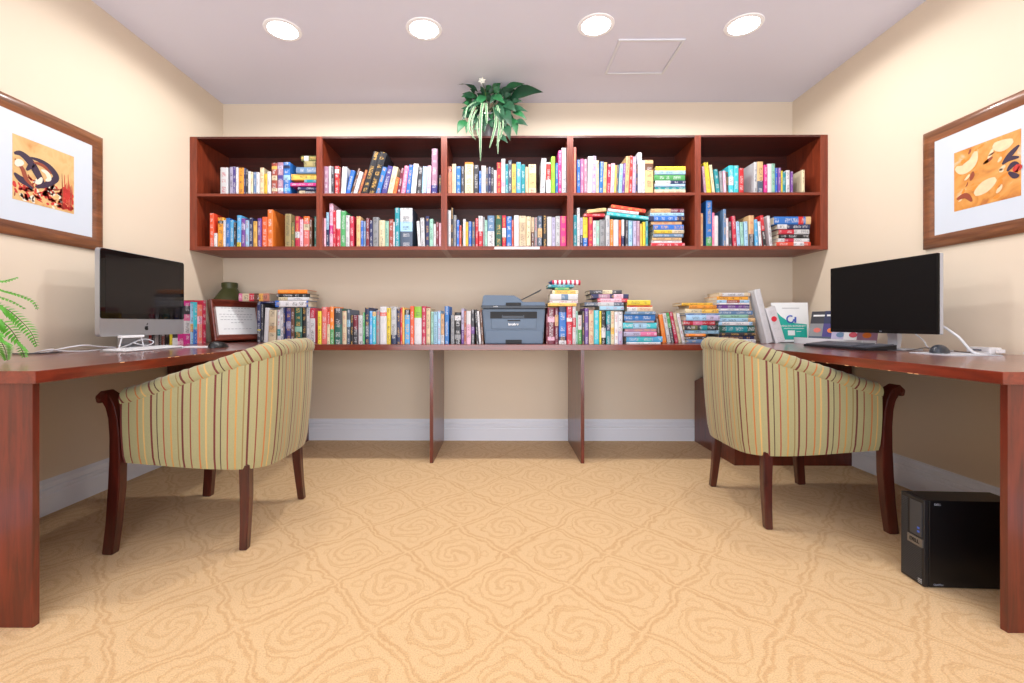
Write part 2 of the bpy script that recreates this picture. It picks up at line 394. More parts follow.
# ------------------------------------------------------------------ wall bookcases
YF = 3.067; Z0, Z1 = 1.378, 2.147; SH_LO, SH_UP = 1.403, 1.762; TB = .020
UB = [XL + .001, -1.228, -.384, .466, 1.322, XR - .001]
UN = ['leftmost wall bookcase', 'second wall bookcase from the left', 'middle wall bookcase under the hanging plant', 'second wall bookcase from the right', 'rightmost wall bookcase']
UD = ['blue encyclopaedias and a small mixed stack', 'two tall black leaning volumes', 'a plant on its top', 'a green topped stack', 'a grey reference book']
INN = []
for i in range(5):
    x0, x1 = UB[i], UB[i + 1]
    t = empty('wall_bookcase', 'cherry wood two-shelf ' + UN[i], 'bookcase', ((x0 + x1) / 2, YF, Z0), 0, 'row of five wall hung bookcases')
    c = (x0 + x1) / 2; a, b = x0 - c + .0004, x1 - c - .0004; D = YB - YF - .001; H = Z1 - Z0
    tl = .05 if i == 0 else TB; tr = .05 if i == 4 else TB
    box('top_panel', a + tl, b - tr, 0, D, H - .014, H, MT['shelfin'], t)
    box('bottom_panel', a + tl, b - tr, 0, D, 0, SH_LO - Z0, MT['shelfX'], t)
    box('side_panel', a, a + tl, 0, D, 0, H, MT['shelfZ'], t)
    box('side_panel', b - tr, b, 0, D, 0, H, MT['shelfZ'], t)
    box('shelf', a + tl, b - tr, .001, D - .012, SH_UP - Z0 - .018, SH_UP - Z0, MT['shelfX'], t)
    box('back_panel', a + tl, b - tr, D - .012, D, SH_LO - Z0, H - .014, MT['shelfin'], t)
    INN.append((x0 + tl, x1 - tr))
o = box('paper_strip', X_at(494.5, YF), X_at(539.5, YF), YF - .0012, YF - .0004, Z_at(249.2, YF), Z_at(246.8, YF), MT['paper'])
tag(o, 'narrow white paper strip on the bottom edge of the middle bookcase', 'paper strip')

# ------------------------------------------------------------------ books
BOOKS = []
def book_mesh(w, d, h, col, ink, bands):
    t = .0022 if w > .012 else .0012
    bow = min(.004, w * .12)
    prof = [(-w/2, d), (-w/2, bow), (-w*.36, bow*.25), (-w*.12, 0), (w*.12, 0), (w*.36, bow*.25), (w/2, bow), (w/2, d), (w/2 - t, d), (w/2 - t, bow + t), (-w/2 + t, bow + t), (-w/2 + t, d)]
    lv = [0.0]; cols = []
    for v0, v1, c in sorted(bands):
        if v0 > lv[-1] + 1e-4: cols.append(col); lv.append(v0)
        cols.append(c); lv.append(v1)
    if lv[-1] < 1 - 1e-4: cols.append(col); lv.append(1.0)
    mats = [cover_mat(col)]; idx = {}
    for c in cols:
        if c not in idx:
            idx[c] = len(mats); mats.append(spine_mat(c, ink if c == col else ('white' if c in DARKS else 'charcoal')))
    bm = bmesh.new(); uvl = bm.loops.layers.uv.new('UVMap')
    rows = [[bm.verts.new((x, y, v * h)) for x, y in prof] for v in lv]
    n = len(prof); sp = range(1, 6)
    for r in range(len(lv) - 1):
        for k in range(n):
            f = bm.faces.new((rows[r][k], rows[r][(k + 1) % n], rows[r + 1][(k + 1) % n], rows[r + 1][k]))
            if k in sp:
                f.material_index = idx[cols[r]]
            for l in f.loops: l[uvl].uv = ((l.vert.co.x / w + .5), l.vert.co.z)
    bm.faces.new(list(reversed(rows[0]))); bm.faces.new(rows[-1])
    bmesh.ops.recalc_face_normals(bm, faces=bm.faces[:])
    bp = bmesh.new(); bx(bp, -w/2 + t, w/2 - t, bow + t, d - .003, .0025, h - .003)
    return bm, mats, bp
def add_book(w, d, h, col, loc, rot, where, order, bands=(), ink=None, area=0, kind='', seq=None):
    w = max(w, .006)
    if ink is None: ink = ('white' if random.random() < .7 else 'gold') if col in DARKS else random.choice(['charcoal', 'charcoal', 'navy', 'crimson'])
    if col == 'white' and w > .025: ink = 'lightgrey'
    BOOKS.append(dict(w=w, d=d, h=h, col=col, ink=ink, bands=list(bands), loc=loc, rot=rot, where=where, order=order, area=area or w * h, kind=kind))

def parse(s):
    out = []
    for ln in s.replace('\n', ';').split(';'):
        p = ln.split()
        if not p: continue
        d = dict(x0=float(p[0]), x1=float(p[1]), top=float(p[2]), col=p[3], lean=0.0, bands=[])
        for q in p[4:]:
            if q[0] == 'L': d['lean'] = float(q[1:])
            elif q[0] == 'b':
                a, b2, c = q[1:].split(':'); d['bands'].append((float(a), float(b2), c))
        out.append(d)
    return out
def row(s, ox, sc, base_py, Y, z, where, depth=(.14, .2), lim=None, oy=125):
    """a row of upright or leaning books; numbers are measurements taken along the shelf"""
    L = parse(s); k = Y / F / sc
    for b in L:
        b['X0'] = X_at(ox + b['x0'] / sc, Y); b['X1'] = X_at(ox + b['x1'] / sc, Y)
        b['H'] = Z_at(oy + b['top'] / sc, Y) - z; b['s'] = b['lean'] * k / b['H']
    for i in range(len(L)):
        if i and L[i]['X0'] < L[i - 1]['X1'] + .0006: L[i]['X0'] = L[i - 1]['X1'] + .0006
        if L[i]['X1'] < L[i]['X0'] + .007: L[i]['X1'] = L[i]['X0'] + .007
    if lim:
        sh = L[-1]['X1'] - (lim[1] - .001)
        if sh > 0:
            i = len(L) - 1; right = lim[1] - .001
            while i >= 0 and L[i]['X1'] > right:
                w = L[i]['X1'] - L[i]['X0']; L[i]['X1'] = right; L[i]['X0'] = max(L[i]['X0'], right - w) if right - w < L[i]['X0'] - .5 else right - w; right = L[i]['X0'] - .0006; i -= 1
        if L[0]['X0'] < lim[0] + .001: 
            d = lim[0] + .001 - L[0]['X0']; L[0]['X0'] += d; L[0]['X1'] = max(L[0]['X1'], L[0]['X0'] + .006)
    for i in range(len(L) - 2, -1, -1):
        a, b = L[i], L[i + 1]; h = min(a['H'], b['H'])
        if a['s'] > 0 or b['s'] < 0:
            mx = (b['X0'] + b['s'] * h - .0004 - a['X1']) / h
            if a['s'] > 0 and a['s'] > mx: a['s'] = max(mx, 0)
    for i in range(1, len(L)):
        a, b = L[i - 1], L[i]; h = min(a['H'], b['H'])
        mn = (a['X1'] + a['s'] * h + .0004 - b['X0']) / h
        if b['s'] < mn and b['s'] < 0: b['s'] = min(mn, 0)
    n = len(L)
    for i, b in enumerate(L):
        th = math.atan(b['s']); W = b['X1'] - b['X0']; w = W * math.cos(th)
        H = b['H']; h = (H - w * abs(math.sin(th))) / math.cos(th)
        if th >= 0: x = b['X1'] - w / 2 * math.cos(th)
        else: x = b['X0'] + w / 2 * math.cos(th)
        zz = z + w / 2 * abs(math.sin(th)) + .0004
        d = min(depth[0] + .55 * max(0, h - .17) + random.uniform(0, .02), depth[1])
        add_book(w, d, h, b['col'], (x, Y + random.uniform(-.004, .006), zz), (0, th, 0), where, i, b['bands'], kind='leaning' if abs(th) > .07 else 'upright')
def stack(s, ox, sc, Y, z, where, oy=125, depth=.15, lim=None, extra=None):
    """books lying flat: x0 x1 thickness colour, listed bottom to top; spine to the room"""
    zz = z
    L = parse(s)
    for i, b in enumerate(L):
        X0 = X_at(ox + b['x0'] / sc, Y); X1 = X_at(ox + b['x1'] / sc, Y)
        if lim: X1 = min(X1, lim[1] - .002); X0 = max(X0, lim[0] + .002)
        t = b['top'] / sc * Y / F * (1.04 if oy == 125 else 1.0)
        # local z of the book (its height) runs along +x after rotating 90 degrees about y
        add_book(t - .0006, depth + random.uniform(-.02, .02), X1 - X0, b['col'], (X0, Y + random.uniform(-.006, .01), zz + t / 2 + .0003), (0, PI / 2, 0), where, i, b['bands'], kind='flat')
        zz += t
    return zz

YS = 3.095
SC = 5.06
row('''170 208 210 lightgrey;217 235 207 lavender;235 250 207 indigo;252 263 211 white;265 290 213 amber;292 300 215 navy;300 313 222 charcoal;315 326 232 white
326 338 235 cream;340 355 235 steelblue;356 370 236 white;373 392 212 cream;395 410 243 mustard;412 428 232 white
434 462 190 brick b.1:.2:cream b.45:.6:cream b.8:.9:gold;464 492 187 mauve b.1:.2:white b.45:.6:indigo b.8:.9:lavender;494 528 186 blue b.1:.2:skyblue b.45:.6:lightblue b.8:.9:navy''',
    185, SC, 349, YS, SH_UP, 'upper shelf of the leftmost bookcase', lim=INN[0])
stack('562 660 22 charcoal b.1:.4:cream;565 660 18 navy;530 660 17 magenta;600 660 16 teal;530 660 29 gold;560 660 31 steelblue;600 658 30 khaki;585 660 26 olive b.2:.5:lightgrey',
    185, SC, YS, SH_UP, 'upper shelf of the leftmost bookcase', lim=INN[0])
row('''115 136 443 vermilion;139 153 545 white;155 186 465 amber b.8:.9:black;188 197 480 white;198 217 468 blue;218 236 478 skyblue;238 250 490 black;256 277 455 skyblue b.0:.15:yellow L3
279 298 470 purple b.6:.8:lavender;299 318 480 lightblue;320 338 468 navy;340 358 485 gold;362 380 470 purple;382 408 462 vermilion;410 437 425 orange
502 532 448 khaki;534 550 490 olive;553 575 460 crimson b.3:.5:white;577 592 475 lightpink;595 625 460 salmon b.55:.75:cream b.85:1:orange;627 640 478 brown;650 661 460 darkgreen''',
    185, SC, 618, YS, SH_LO, 'lower shelf of the leftmost bookcase', lim=INN[0])
row('''62 90 207 mauve;92 104 205 white;105 119 208 charcoal;121 143 205 red b.75:.9:white;144 151 210 maroon;153 176 208 white L8;178 199 226 blue L28;201 213 215 brown L40
216 234 232 white L34;237 250 222 brick L40;252 285 128 black L75;289 325 130 black L70;328 352 208 blue L46;356 384 202 indigo L42;388 414 206 cream L40;416 434 262 vermilion L18;438 454 215 maroon L26
457 480 203 pink L22;484 504 200 blue L17;507 532 193 white L16;537 560 208 charcoal L11;563 587 207 lightblue L8;590 608 205 lightpink L5;612 642 118 mauve L3 b.0:.2:indigo;652 663 253 charcoal''',
    310, 5.057, 345, YS, SH_UP, 'upper shelf of the second bookcase from left', lim=INN[1])
row('''62 78 470 lightpink;80 92 440 navy b.5:1:lightblue;94 112 395 lightpink b.3:.5:magenta;113 127 430 crimson;129 150 428 white b.0:.5:crimson;152 176 432 green;178 196 455 white;198 218 460 crimson
232 252 460 tan;254 266 482 blue;268 279 485 steelblue;281 297 470 maroon;299 315 482 navy;317 344 465 grey;347 376 480 cream;378 396 484 seafoam;397 420 475 brick;421 427 490 white;428 451 418 teal
454 516 418 slate b.4:.65:lightblue b.65:1:lightgrey;546 559 485 white L-8;561 580 468 lightgrey L-5;583 602 460 navy;604 622 475 seafoam;624 636 500 white;637 650 490 maroon;652 662 495 lightpink''',
    310, 5.057, 614, YS, SH_LO, 'lower shelf of the second bookcase from left', lim=INN[1])
row('''62 84 208 terracotta b.8:.92:brick;86 105 195 cream;107 130 208 blue;133 147 210 charcoal;151 193 188 cream b.93:1:orange;196 220 200 charcoal;223 233 232 blue;235 256 205 lightgrey;258 268 215 slate;270 282 212 navy
283 296 215 charcoal;298 311 228 white;313 333 190 red;336 355 172 white b.2:.4:lightpink;356 370 197 teal;371 388 178 slate;389 409 198 gold;412 434 188 skyblue;436 456 200 teal;458 472 212 sand;474 511 198 cream b.2:.7:tan
532 556 168 lightgrey L8;563 586 188 white b.45:.95:red;588 607 160 lime;610 623 192 blue;624 639 130 magenta;641 665 116 lightgrey''',
    435, 5.057, 345, YS, SH_UP, 'upper shelf of the middle bookcase', lim=INN[2])
row('''57 67 430 grey;69 79 430 white;80 92 418 charcoal;93 107 455 grey;110 122 480 blue;124 133 508 red;135 141 520 black;142 154 475 white;155 168 490 mustard;170 184 488 blue;187 202 490 slate;205 218 472 crimson
220 241 460 red b.5:1:white;243 251 465 grey;252 264 480 seafoam;266 300 458 steelblue b.0:.5:white;306 337 457 darkgreen;340 359 458 crimson b.3:.6:white;361 388 462 blue;389 397 480 red;400 424 457 white;426 460 460 cream b.2:.8:sand
462 485 462 cream;487 501 468 brown b.5:1:sand;503 517 468 grey;519 542 460 slate b.3:.6:tan;546 565 460 black;567 590 465 white;592 608 467 lavender;610 632 462 lightgrey;634 664 462 magenta''',
    435, 5.057, 614, YS, SH_LO, 'lower shelf of the middle bookcase', lim=INN[2])
row('''44 57 112 salmon;60 77 177 blue;79 95 172 pink;97 112 173 mauve;113 134 160 white L5;136 156 157 lavender L6;158 170 180 cream;172 190 187 blue L5;192 208 190 tan L4;210 228 198 crimson L8;229 247 195 lightpink L8;248 257 205 gold L5
258 268 202 slate L5;269 285 200 lightblue L8;287 299 195 purple L8;301 320 160 tan L15;322 337 158 red L14;340 356 162 lavender L8;357 366 200 navy L4;368 388 140 white;390 403 180 white;405 446 178 tan b.7:.9:brown''',
    565, 5.057, 341, YS, SH_UP, 'upper shelf of the second bookcase from right', lim=INN[3])
stack('450 605 20 cream;455 606 14 teal;452 604 13 lightblue;455 606 17 navy b.0:.5:white;450 605 29 green;452 606 19 lightblue;458 608 22 yellow', 565, 5.057, YS, SH_UP, 'upper shelf of the second bookcase from right', lim=INN[3])
row('''43 60 455 teal;61 74 420 white;76 90 468 navy b.4:1:lavender;91 115 466 yellow b.0:.3:blue;118 140 466 crimson;141 157 485 white;158 172 485 seafoam;174 201 480 grey;205 225 458 lightgrey;228 243 478 orange;245 270 480 white;272 283 482 red
285 298 480 navy b.4:1:white;305 318 482 charcoal;321 341 484 lightblue;345 360 486 lavender;362 378 486 mauve;380 390 500 gold;392 404 492 yellow;406 418 488 teal''',
    565, 5.057, 611, YS, SH_LO, 'lower shelf of the second bookcase from right', lim=INN[3])
z_top = stack('432 602 18 red;438 590 13 white;440 588 14 tan;445 595 18 steelblue;447 598 18 cream b.0:.6:yellow;445 598 26 blue;435 590 16 tan;420 600 26 navy b.15:.8:blue;430 600 16 lightblue;435 600 20 tan b.6:1:maroon',
    565, 5.057, YS, SH_LO, 'lower shelf of the second bookcase from right', lim=INN[3])
def lay(px0, py0, px1, py1, th_px, col, where, Y=YS, depth=.15, order=0, bands=()):
    """one book lying on top of a row, its lower edge from (px0,py0) to (px1,py1)"""
    a = P(px0, py0, Y); b = P(px1, py1, Y); ang = math.atan2(b.z - a.z, b.x - a.x); t = th_px * Y / F
    n = Vector((-math.sin(ang), 0, math.cos(ang)))
    o = a + n * (t / 2)
    add_book(t, depth, (b - a).length, col, (o.x, Y, o.z), (0, PI / 2 - ang, 0), where, 50 + order, bands, kind='lying')
wl = 'lower shelf of the second bookcase from right'
def dpt(x, y): return 565 + x / 5.057, 125 + y / 5.057
for k, (xa, ya, xb, yb, t, c) in enumerate([(95, 464, 200, 464, 3.0, 'crimson'), (112, 447, 208, 436, 3.4, 'tan'), (210, 456, 425, 482, 3.4, 'turquoise'), (215, 437, 370, 456, 3.0, 'white'), (232, 420, 405, 446, 3.6, 'vermilion')]):
    pa = dpt(xa, ya); pb = dpt(xb, yb); lay(pa[0], pa[1], pb[0], pb[1], t, c, wl, order=k)
row('''67 80 212 mauve L-12;83 106 190 yellow L-22;109 122 205 cream L-16;130 151 225 teal L-14;153 166 235 grey L-8;168 179 235 lightpink L-5;180 190 240 charcoal L-3;192 217 208 turquoise b.3:.6:white;219 243 208 turquoise;246 270 220 crimson
322 336 190 lightgrey;338 367 188 tan b.0:.4:slate;370 386 205 magenta;388 408 200 white;409 426 198 seafoam;428 438 220 blue;439 452 222 purple;453 463 235 yellow;464 480 240 teal;482 500 232 white;503 514 240 purple;557 571 232 cream''',
    690, SC, 341, YS, SH_UP, 'upper shelf of the rightmost bookcase', lim=INN[4])
row('''51 64 448 tan;78 108 385 blue b.0:.2:green;110 121 445 pink;122 141 460 white;165 179 428 steelblue;181 193 472 white L-2;196 211 490 charcoal L-8;214 233 462 crimson L-8;236 252 490 lightblue L-8;255 270 492 seafoam L-6;273 290 490 lightblue L-4;292 318 460 tan b.0:.4:charcoal
324 341 480 skyblue L-8;345 358 490 white L-8;366 383 458 red L-16 b.0:.5:black;401 415 460 white L-15''',
    690, SC, 613, YS, SH_LO, 'lower shelf of the rightmost bookcase', lim=INN[4])
stack('430 600 21 red b.5:.8:white;440 595 18 white b.2:.5:crimson;442 592 20 black;445 597 25 red b.5:1:white;435 598 23 navy b.0:.3:white;420 603 38 blue b.66:.8:red b.86:1:tan',
    690, SC, YS, SH_LO, 'lower shelf of the rightmost bookcase', lim=INN[4])

# desk top rows
YD = 2.90; S2 = 7.314
wd = 'back desk left of the printer'
row('''555 580 243 navy b.0:.3:charcoal b.3:.33:yellow;583 598 250 charcoal;600 632 275 white L16;636 690 290 cream L8 b.3:.5:tan;702 725 290 white b.2:.4:teal;727 750 275 white;751 764 275 navy;766 803 278 indigo b.4:.6:lavender;806 830 278 brown;832 885 275 darkgreen b.3:.45:seafoam;887 916 275 black;918 944 274 lightgrey;946 984 278 crimson b.0:.7:white''',
    180, S2, 537, 3.17, DESK, 'back desk behind the left armchair', depth=(.15, .22), oy=270)
stack('690 932 46 blue b.12:.95:white;716 942 23 white b.0:.3:cream;697 943 26 black;708 924 28 orange', 180, S2, 3.165, Z_at(270 + 272 / S2, 3.165) + .001, 'back desk row behind the left armchair', depth=.17)
stack('560 690 14 navy;420 645 56 terracotta b.0:.12:pink b.12:.34:cream b.34:.5:red b.5:.66:brown b.66:.8:gold', 180, S2, 3.19, Z_at(270 + 243 / S2, 3.17) + .001, 'dark books behind the certificate frame', depth=.15)
row('''125 150 300 yellow;153 192 270 salmon;194 214 300 red b.0:.6:cream;216 243 268 orange b.0:.4:green;246 302 280 darkgreen b.55:1:charcoal;306 336 300 cream;338 362 290 slate b.5:.7:lightblue;364 385 330 black;387 420 330 maroon b.0:.5:charcoal;422 455 330 lightgrey;458 470 310 green
471 504 275 navy b.2:.5:slate;506 526 300 skyblue;528 552 305 turquoise b.86:1:tan;555 580 295 grey;583 632 268 white b.75:.85:salmon;634 660 278 yellow;662 704 268 lightgrey b.0:.25:navy;706 732 285 navy;734 748 275 crimson;749 762 275 gold;764 803 290 skyblue b.85:1:black
806 832 265 vermilion;834 888 268 white b.7:1:lime;890 920 265 crimson;922 952 278 sand;957 975 305 seafoam;977 1005 305 lightblue''',
    300, S2, 539, YD, DESK, wd, depth=(.15, .22), oy=270)
row('''130 150 298 lightblue;152 176 320 tan b.0:.3:white;180 210 265 blue;225 250 330 grey;253 299 310 black b.75:.9:white b.15:.3:grey;302 322 282 lavender b.0:.4:purple;323 337 300 brick;339 372 300 white b.0:.6:lightpink;374 398 290 charcoal b.3:.5:purple;414 428 290 black L-14;432 448 300 white L-18;452 466 290 brown L-16''',
    420, S2, 539, YD, DESK, wd, depth=(.15, .21), oy=270)
wr = 'back desk right of the printer'
row('''48 52 320 maroon;54 108 275 maroon b.6:.75:lightpink b.1:.2:lightpink;110 135 275 maroon b.5:.8:tan;138 192 268 navy b.0:.1:white b.2:.85:blue;195 236 268 crimson b.6:.7:white;238 262 268 white b.45:.7:red;264 276 300 seafoam;278 305 330 white b.0:.5:green;310 325 300 charcoal;327 354 280 purple;357 392 295 sand;395 432 295 turquoise
434 447 300 yellow;449 481 305 black b.2:.5:white;483 515 300 teal b.4:.6:navy;517 543 300 cream b.3:.5:gold;545 570 305 white;572 604 305 lavender b.4:1:white''',
    540, S2, 539, YD, DESK, wr, depth=(.15, .22), oy=270)
hb = Z_at(270 + 268 / S2, YD) - DESK + .0015
zp = stack('58 265 21 gold;72 278 22 white;75 275 42 white b.4:.65:steelblue;90 280 27 cream b.1:.9:gold;110 215 20 green;60 250 20 teal', 540, S2, YD, DESK + hb + .001, 'stack standing on the maroon and navy volumes', depth=.16)
z_s2 = stack('435 612 28 lightblue;325 610 28 slate b.35:.75:lightgrey;420 640 26 crimson b.1:.8:lightpink;375 650 32 navy b.2:.5:mauve b.6:.85:lightpink;365 600 28 charcoal b.4:.7:cream', 540, S2, YD, Z_at(270 + 297 / S2, YD) + .002, 'stack right of the striped pencil case', depth=.17)
stack('632 880 14 white;632 895 40 skyblue b.3:.7:turquoise;610 850 32 lavender b.5:1:pink;620 850 23 mauve;605 850 42 turquoise b.3:.7:lightblue;620 830 14 grey;615 840 42 blue;620 840 22 steelblue;635 820 32 cream b.0:.4:white;636 822 12 red;635 805 36 yellow', 540, S2, YD, DESK, 'blue stack on the back desk', depth=.16)
row('''865 886 322 brown L-24;893 923 325 orange L-40;930 955 315 white L-46;958 984 310 black L-50 b.5:1:green;987 1012 306 crimson L-52;1015 1035 312 cream L-44;1040 1062 316 white L-44''',
    540, S2, 525, 3.08, DESK, 'leaning group between the two desk stacks', depth=(.14, .18), oy=270)
stack('190 420 25 steelblue;185 410 22 charcoal;188 330 18 orange;180 430 25 lightblue;175 410 35 charcoal b.2:.4:olive b.5:.7:teal;170 400 32 crimson b.3:.6:pink;185 430 38 lavender b.0:.6:lightblue;180 425 14 steelblue;180 425 32 cream b.5:1:gold;210 410 23 amber;160 385 19 mustard', 660, S2, 3.06, DESK, 'lower stack behind the right armchair', depth=.19)
stack('425 690 26 white;430 685 24 navy;430 690 24 charcoal;425 690 50 darkgreen b.2:.8:teal;425 670 25 lightblue b.1:.9:white;430 690 27 lightblue b.8:1:tan;425 640 23 seafoam;425 675 28 steelblue;420 645 15 white;410 650 28 indigo b.1:.9:purple;410 645 12 white;410 645 20 lightblue b.3:.7:brick;415 640 25 amber;430 655 26 cream b.1:.8:white', 660, S2, 3.06, DESK, 'taller stack behind the right armchair', depth=.19)
row('''776 822 138 white L-96;838 912 262 white L-100''', 660, S2, 525, 3.02, DESK, 'back desk beside the teal poster', depth=(.03, .08), oy=270)
# row with its spines to the room along the left wall, beside the white computer
yrow = [2.518, 2.532, 2.561, 2.583, 2.613, 2.636, 2.66, 2.70, 2.724, 2.77, 2.819, 2.882, 2.91, 2.949, 2.998, 3.036]
crow = ['black', 'red', 'black', 'white', 'charcoal', 'brick', 'black', 'yellow', 'white', 'lightpink', 'pink', 'lightblue', 'turquoise', 'salmon', 'crimson']
hrow = [.2, .2, .19, .21, .2, .19, .2, .21, .22, .24, .27, .26, .27, .255, .285]
brow = [[], [], [], [], [], [(.3, .5, 'white')], [(.5, .7, 'white')], [], [(.2, .4, 'charcoal')], [(.1, .3, 'magenta')], [(0, .25, 'magenta'), (.25, .55, 'white'), (.7, .9, 'charcoal'), (.9, 1, 'magenta')], [(.3, .5, 'tan')], [(0, .35, 'blue')], [(.5, .7, 'lightpink')], []]
for i in range(15):
    w = yrow[i + 1] - yrow[i] - .001
    add_book(w, .135, hrow[i], crow[i], (-1.975, (yrow[i] + yrow[i + 1]) / 2, DESK + .0004), (0, 0, PI / 2), 'left desk beside the silver computer', i, brow[i], kind='upright')

def make_books():
    BOOKS.sort(key=lambda b: -b['w'] * b['h'])
    CN = {'lightgrey': 'light grey', 'steelblue': 'steel blue', 'skyblue': 'sky blue', 'lightblue': 'light blue', 'darkgreen': 'dark green', 'lightpink': 'light pink', 'seafoam': 'pale green', 'lime': 'lime green', 'slate': 'slate grey', 'sand': 'sand coloured', 'brick': 'brick red'}
    cn = lambda c: CN.get(c, c)
    # neighbours give every label its anchor
    rows = {}
    for b in BOOKS: rows.setdefault((b['where'], b['kind'] in ('flat',), b['kind'] == 'lying'), []).append(b)
    used = set()
    for key, L in rows.items():
        L.sort(key=lambda b: b['order'])
        n = len(L)
        for i, b in enumerate(L):
            size = 'slim' if b['w'] < .016 else ('thick' if b['w'] > .036 else '')
            tall = {'upright': 'tall' if b['h'] > .25 else '', 'leaning': 'leaning', 'flat': 'flat-lying', 'lying': 'tilted'}[b['kind']]
            adj = ' '.join(x for x in (size, tall, cn(b['col'])) if x)
            if b['kind'] == 'flat':
                if i == 0: pos = 'at the bottom'
                elif i == n - 1: pos = 'on top'
                else: pos = 'on the ' + cn(L[i - 1]['col']) + ' one'
            elif i == 0: pos = 'at the left end'
            elif i == n - 1: pos = 'at the right end'
            elif cn(L[i - 1]['col']) == cn(L[i + 1]['col']): pos = 'between two ' + cn(L[i - 1]['col']) + ' ones'
            else: pos = 'between ' + cn(L[i - 1]['col']) + ' and ' + cn(L[i + 1]['col'])
            lab = adj + ' book ' + pos + ', ' + b['where']
            if lab in used or len(lab.split()) > 16:
                o = i + 1 if i < n / 2 else n - i
                suf = {1: 'st', 2: 'nd', 3: 'rd'}.get(o if o < 20 else o % 10, 'th')
                if b['kind'] == 'flat': side = 'from the bottom' if i < n / 2 else 'from the top'
                else: side = 'from the left' if i < n / 2 else 'from the right'
                lab = cn(b['col']) + ' book, %d%s ' % (o, suf) + side + ', ' + b['where']
            if len(lab.split()) > 16: print('LONG', lab)
            used.add(lab); b['label'] = lab
            b['group'] = ('stacked books, ' if b['kind'] == 'flat' else 'books, ') + b['where']
    rest = bmesh.new(); slots = []
    def absorb(bm, mats, mw):
        for m in mats:
            if m not in slots: slots.append(m)
        mp = [slots.index(m) for m in mats]
        for f in bm.faces: f.material_index = mp[f.material_index]
        me = bpy.data.meshes.new('tmp'); bm.to_mesh(me); bm.free(); me.transform(mw); rest.from_mesh(me); bpy.data.meshes.remove(me)
    for i, b in enumerate(BOOKS):
        bm, mats, bp = book_mesh(b['w'], b['d'], b['h'], b['col'], b['ink'], b['bands'])
        if i >= 300:
            from mathutils import Euler
            mw = Matrix.Translation(b['loc']) @ Euler(b['rot']).to_matrix().to_4x4()
            absorb(bm, mats, mw); absorb(bp, [MT['pages']], mw); continue
        o = link('book', bm, mats); o.location = b['loc']; o.rotation_euler = b['rot']
        tag(o, b['label'], 'book', b['group'])
        link('pages', bp, MT['pages'], o)
    o = link('slim_books', rest, slots); o['kind'] = 'stuff'
    tag(o, 'many very slim books wedged among the larger ones on shelves and desk', 'books')
make_books()
NB = len(BOOKS); print('BOOKS', NB)

# ------------------------------------------------------------------ desks
TT = .036
def desk_side(side):
    s = -1 if side == 'left' else 1
    wall = XL if s < 0 else XR; edge = -1.308 if s < 0 else 1.387
    t = empty('desk', 'cherry wood desk along the %s wall, %s' % (side, 'with the silver all-in-one computer' if s < 0 else 'with the black monitor and keyboard'), 'desk', ((wall + edge) / 2, 2.3, 0))
    c = (wall + edge) / 2
    a, b = sorted((wall - s * .001 - c, edge - c)); 
    box('desktop', a, b, 1.268 - 2.3, YB - .001 - 2.3, DESK - TT, DESK, MT['woodY'], t, .002)
    e = (1.446 if s > 0 else -1.36) - c
    lo, hi = sorted((wall - s * .019 - c, e))
    box('end_panel', lo, hi, 1.310 - 2.3, 1.330 - 2.3, 0, DESK - TT, MT['woodZ'], t)
    # corner support: upright facing the room plus a low side panel
    xs = s * 1.45 - c
    lo, hi = sorted((xs, wall - s * .019 - c))
    box('support_panel', lo, hi, 2.836 - 2.3, 2.856 - 2.3, 0, DESK - TT, MT['woodZ'], t)
    bm = bmesh.new(); q = [(2.857, 0), (3.42, 0), (3.42, .452), (3.36, .47), (3.31, .49), (3.14, .49), (3.10, .53), (3.08, DESK - TT), (2.857, DESK - TT)]
    lo, hi = sorted((xs, xs + s * .02)); prism(bm, [(y - 2.3, z) for y, z in q], lo, hi, 'YZ'); link('side_panel', bm, MT['woodZ'], t)
    # worn chips along the front edge
    bm = bmesh.new()
    for k in range(9):
        y = random.uniform(1.45, 2.25); l = random.uniform(.006, .02)
        xx = edge - c; zz = DESK - (0.001 if s < 0 else TT - .001)
        bx(bm, xx - .0008, xx + .0008, y - 2.3, y - 2.3 + l, zz - .0012, zz + .0012)
    link('edge_chips', bm, MT['chip'], t)
desk_side('left'); desk_side('right')
t = empty('desk', 'long narrow cherry wood back desk under the bookcases, carrying the printer', 'desk', (0.05, 3.16, 0))
box('desktop', -1.307 - .05, 1.386 - .05, 2.852 - 3.16, YB - .001 - 3.16, DESK - TT, DESK, MT['woodX'], t, .002)
box('support_panel', -.450 - .05, -.428 - .05, 2.870 - 3.16, 3.419 - 3.16, 0, DESK - TT, MT['woodZ'], t)
box('support_panel', .503 - .05, .525 - .05, 2.870 - 3.16, 3.419 - 3.16, 0, DESK - TT, MT['woodZ'], t)

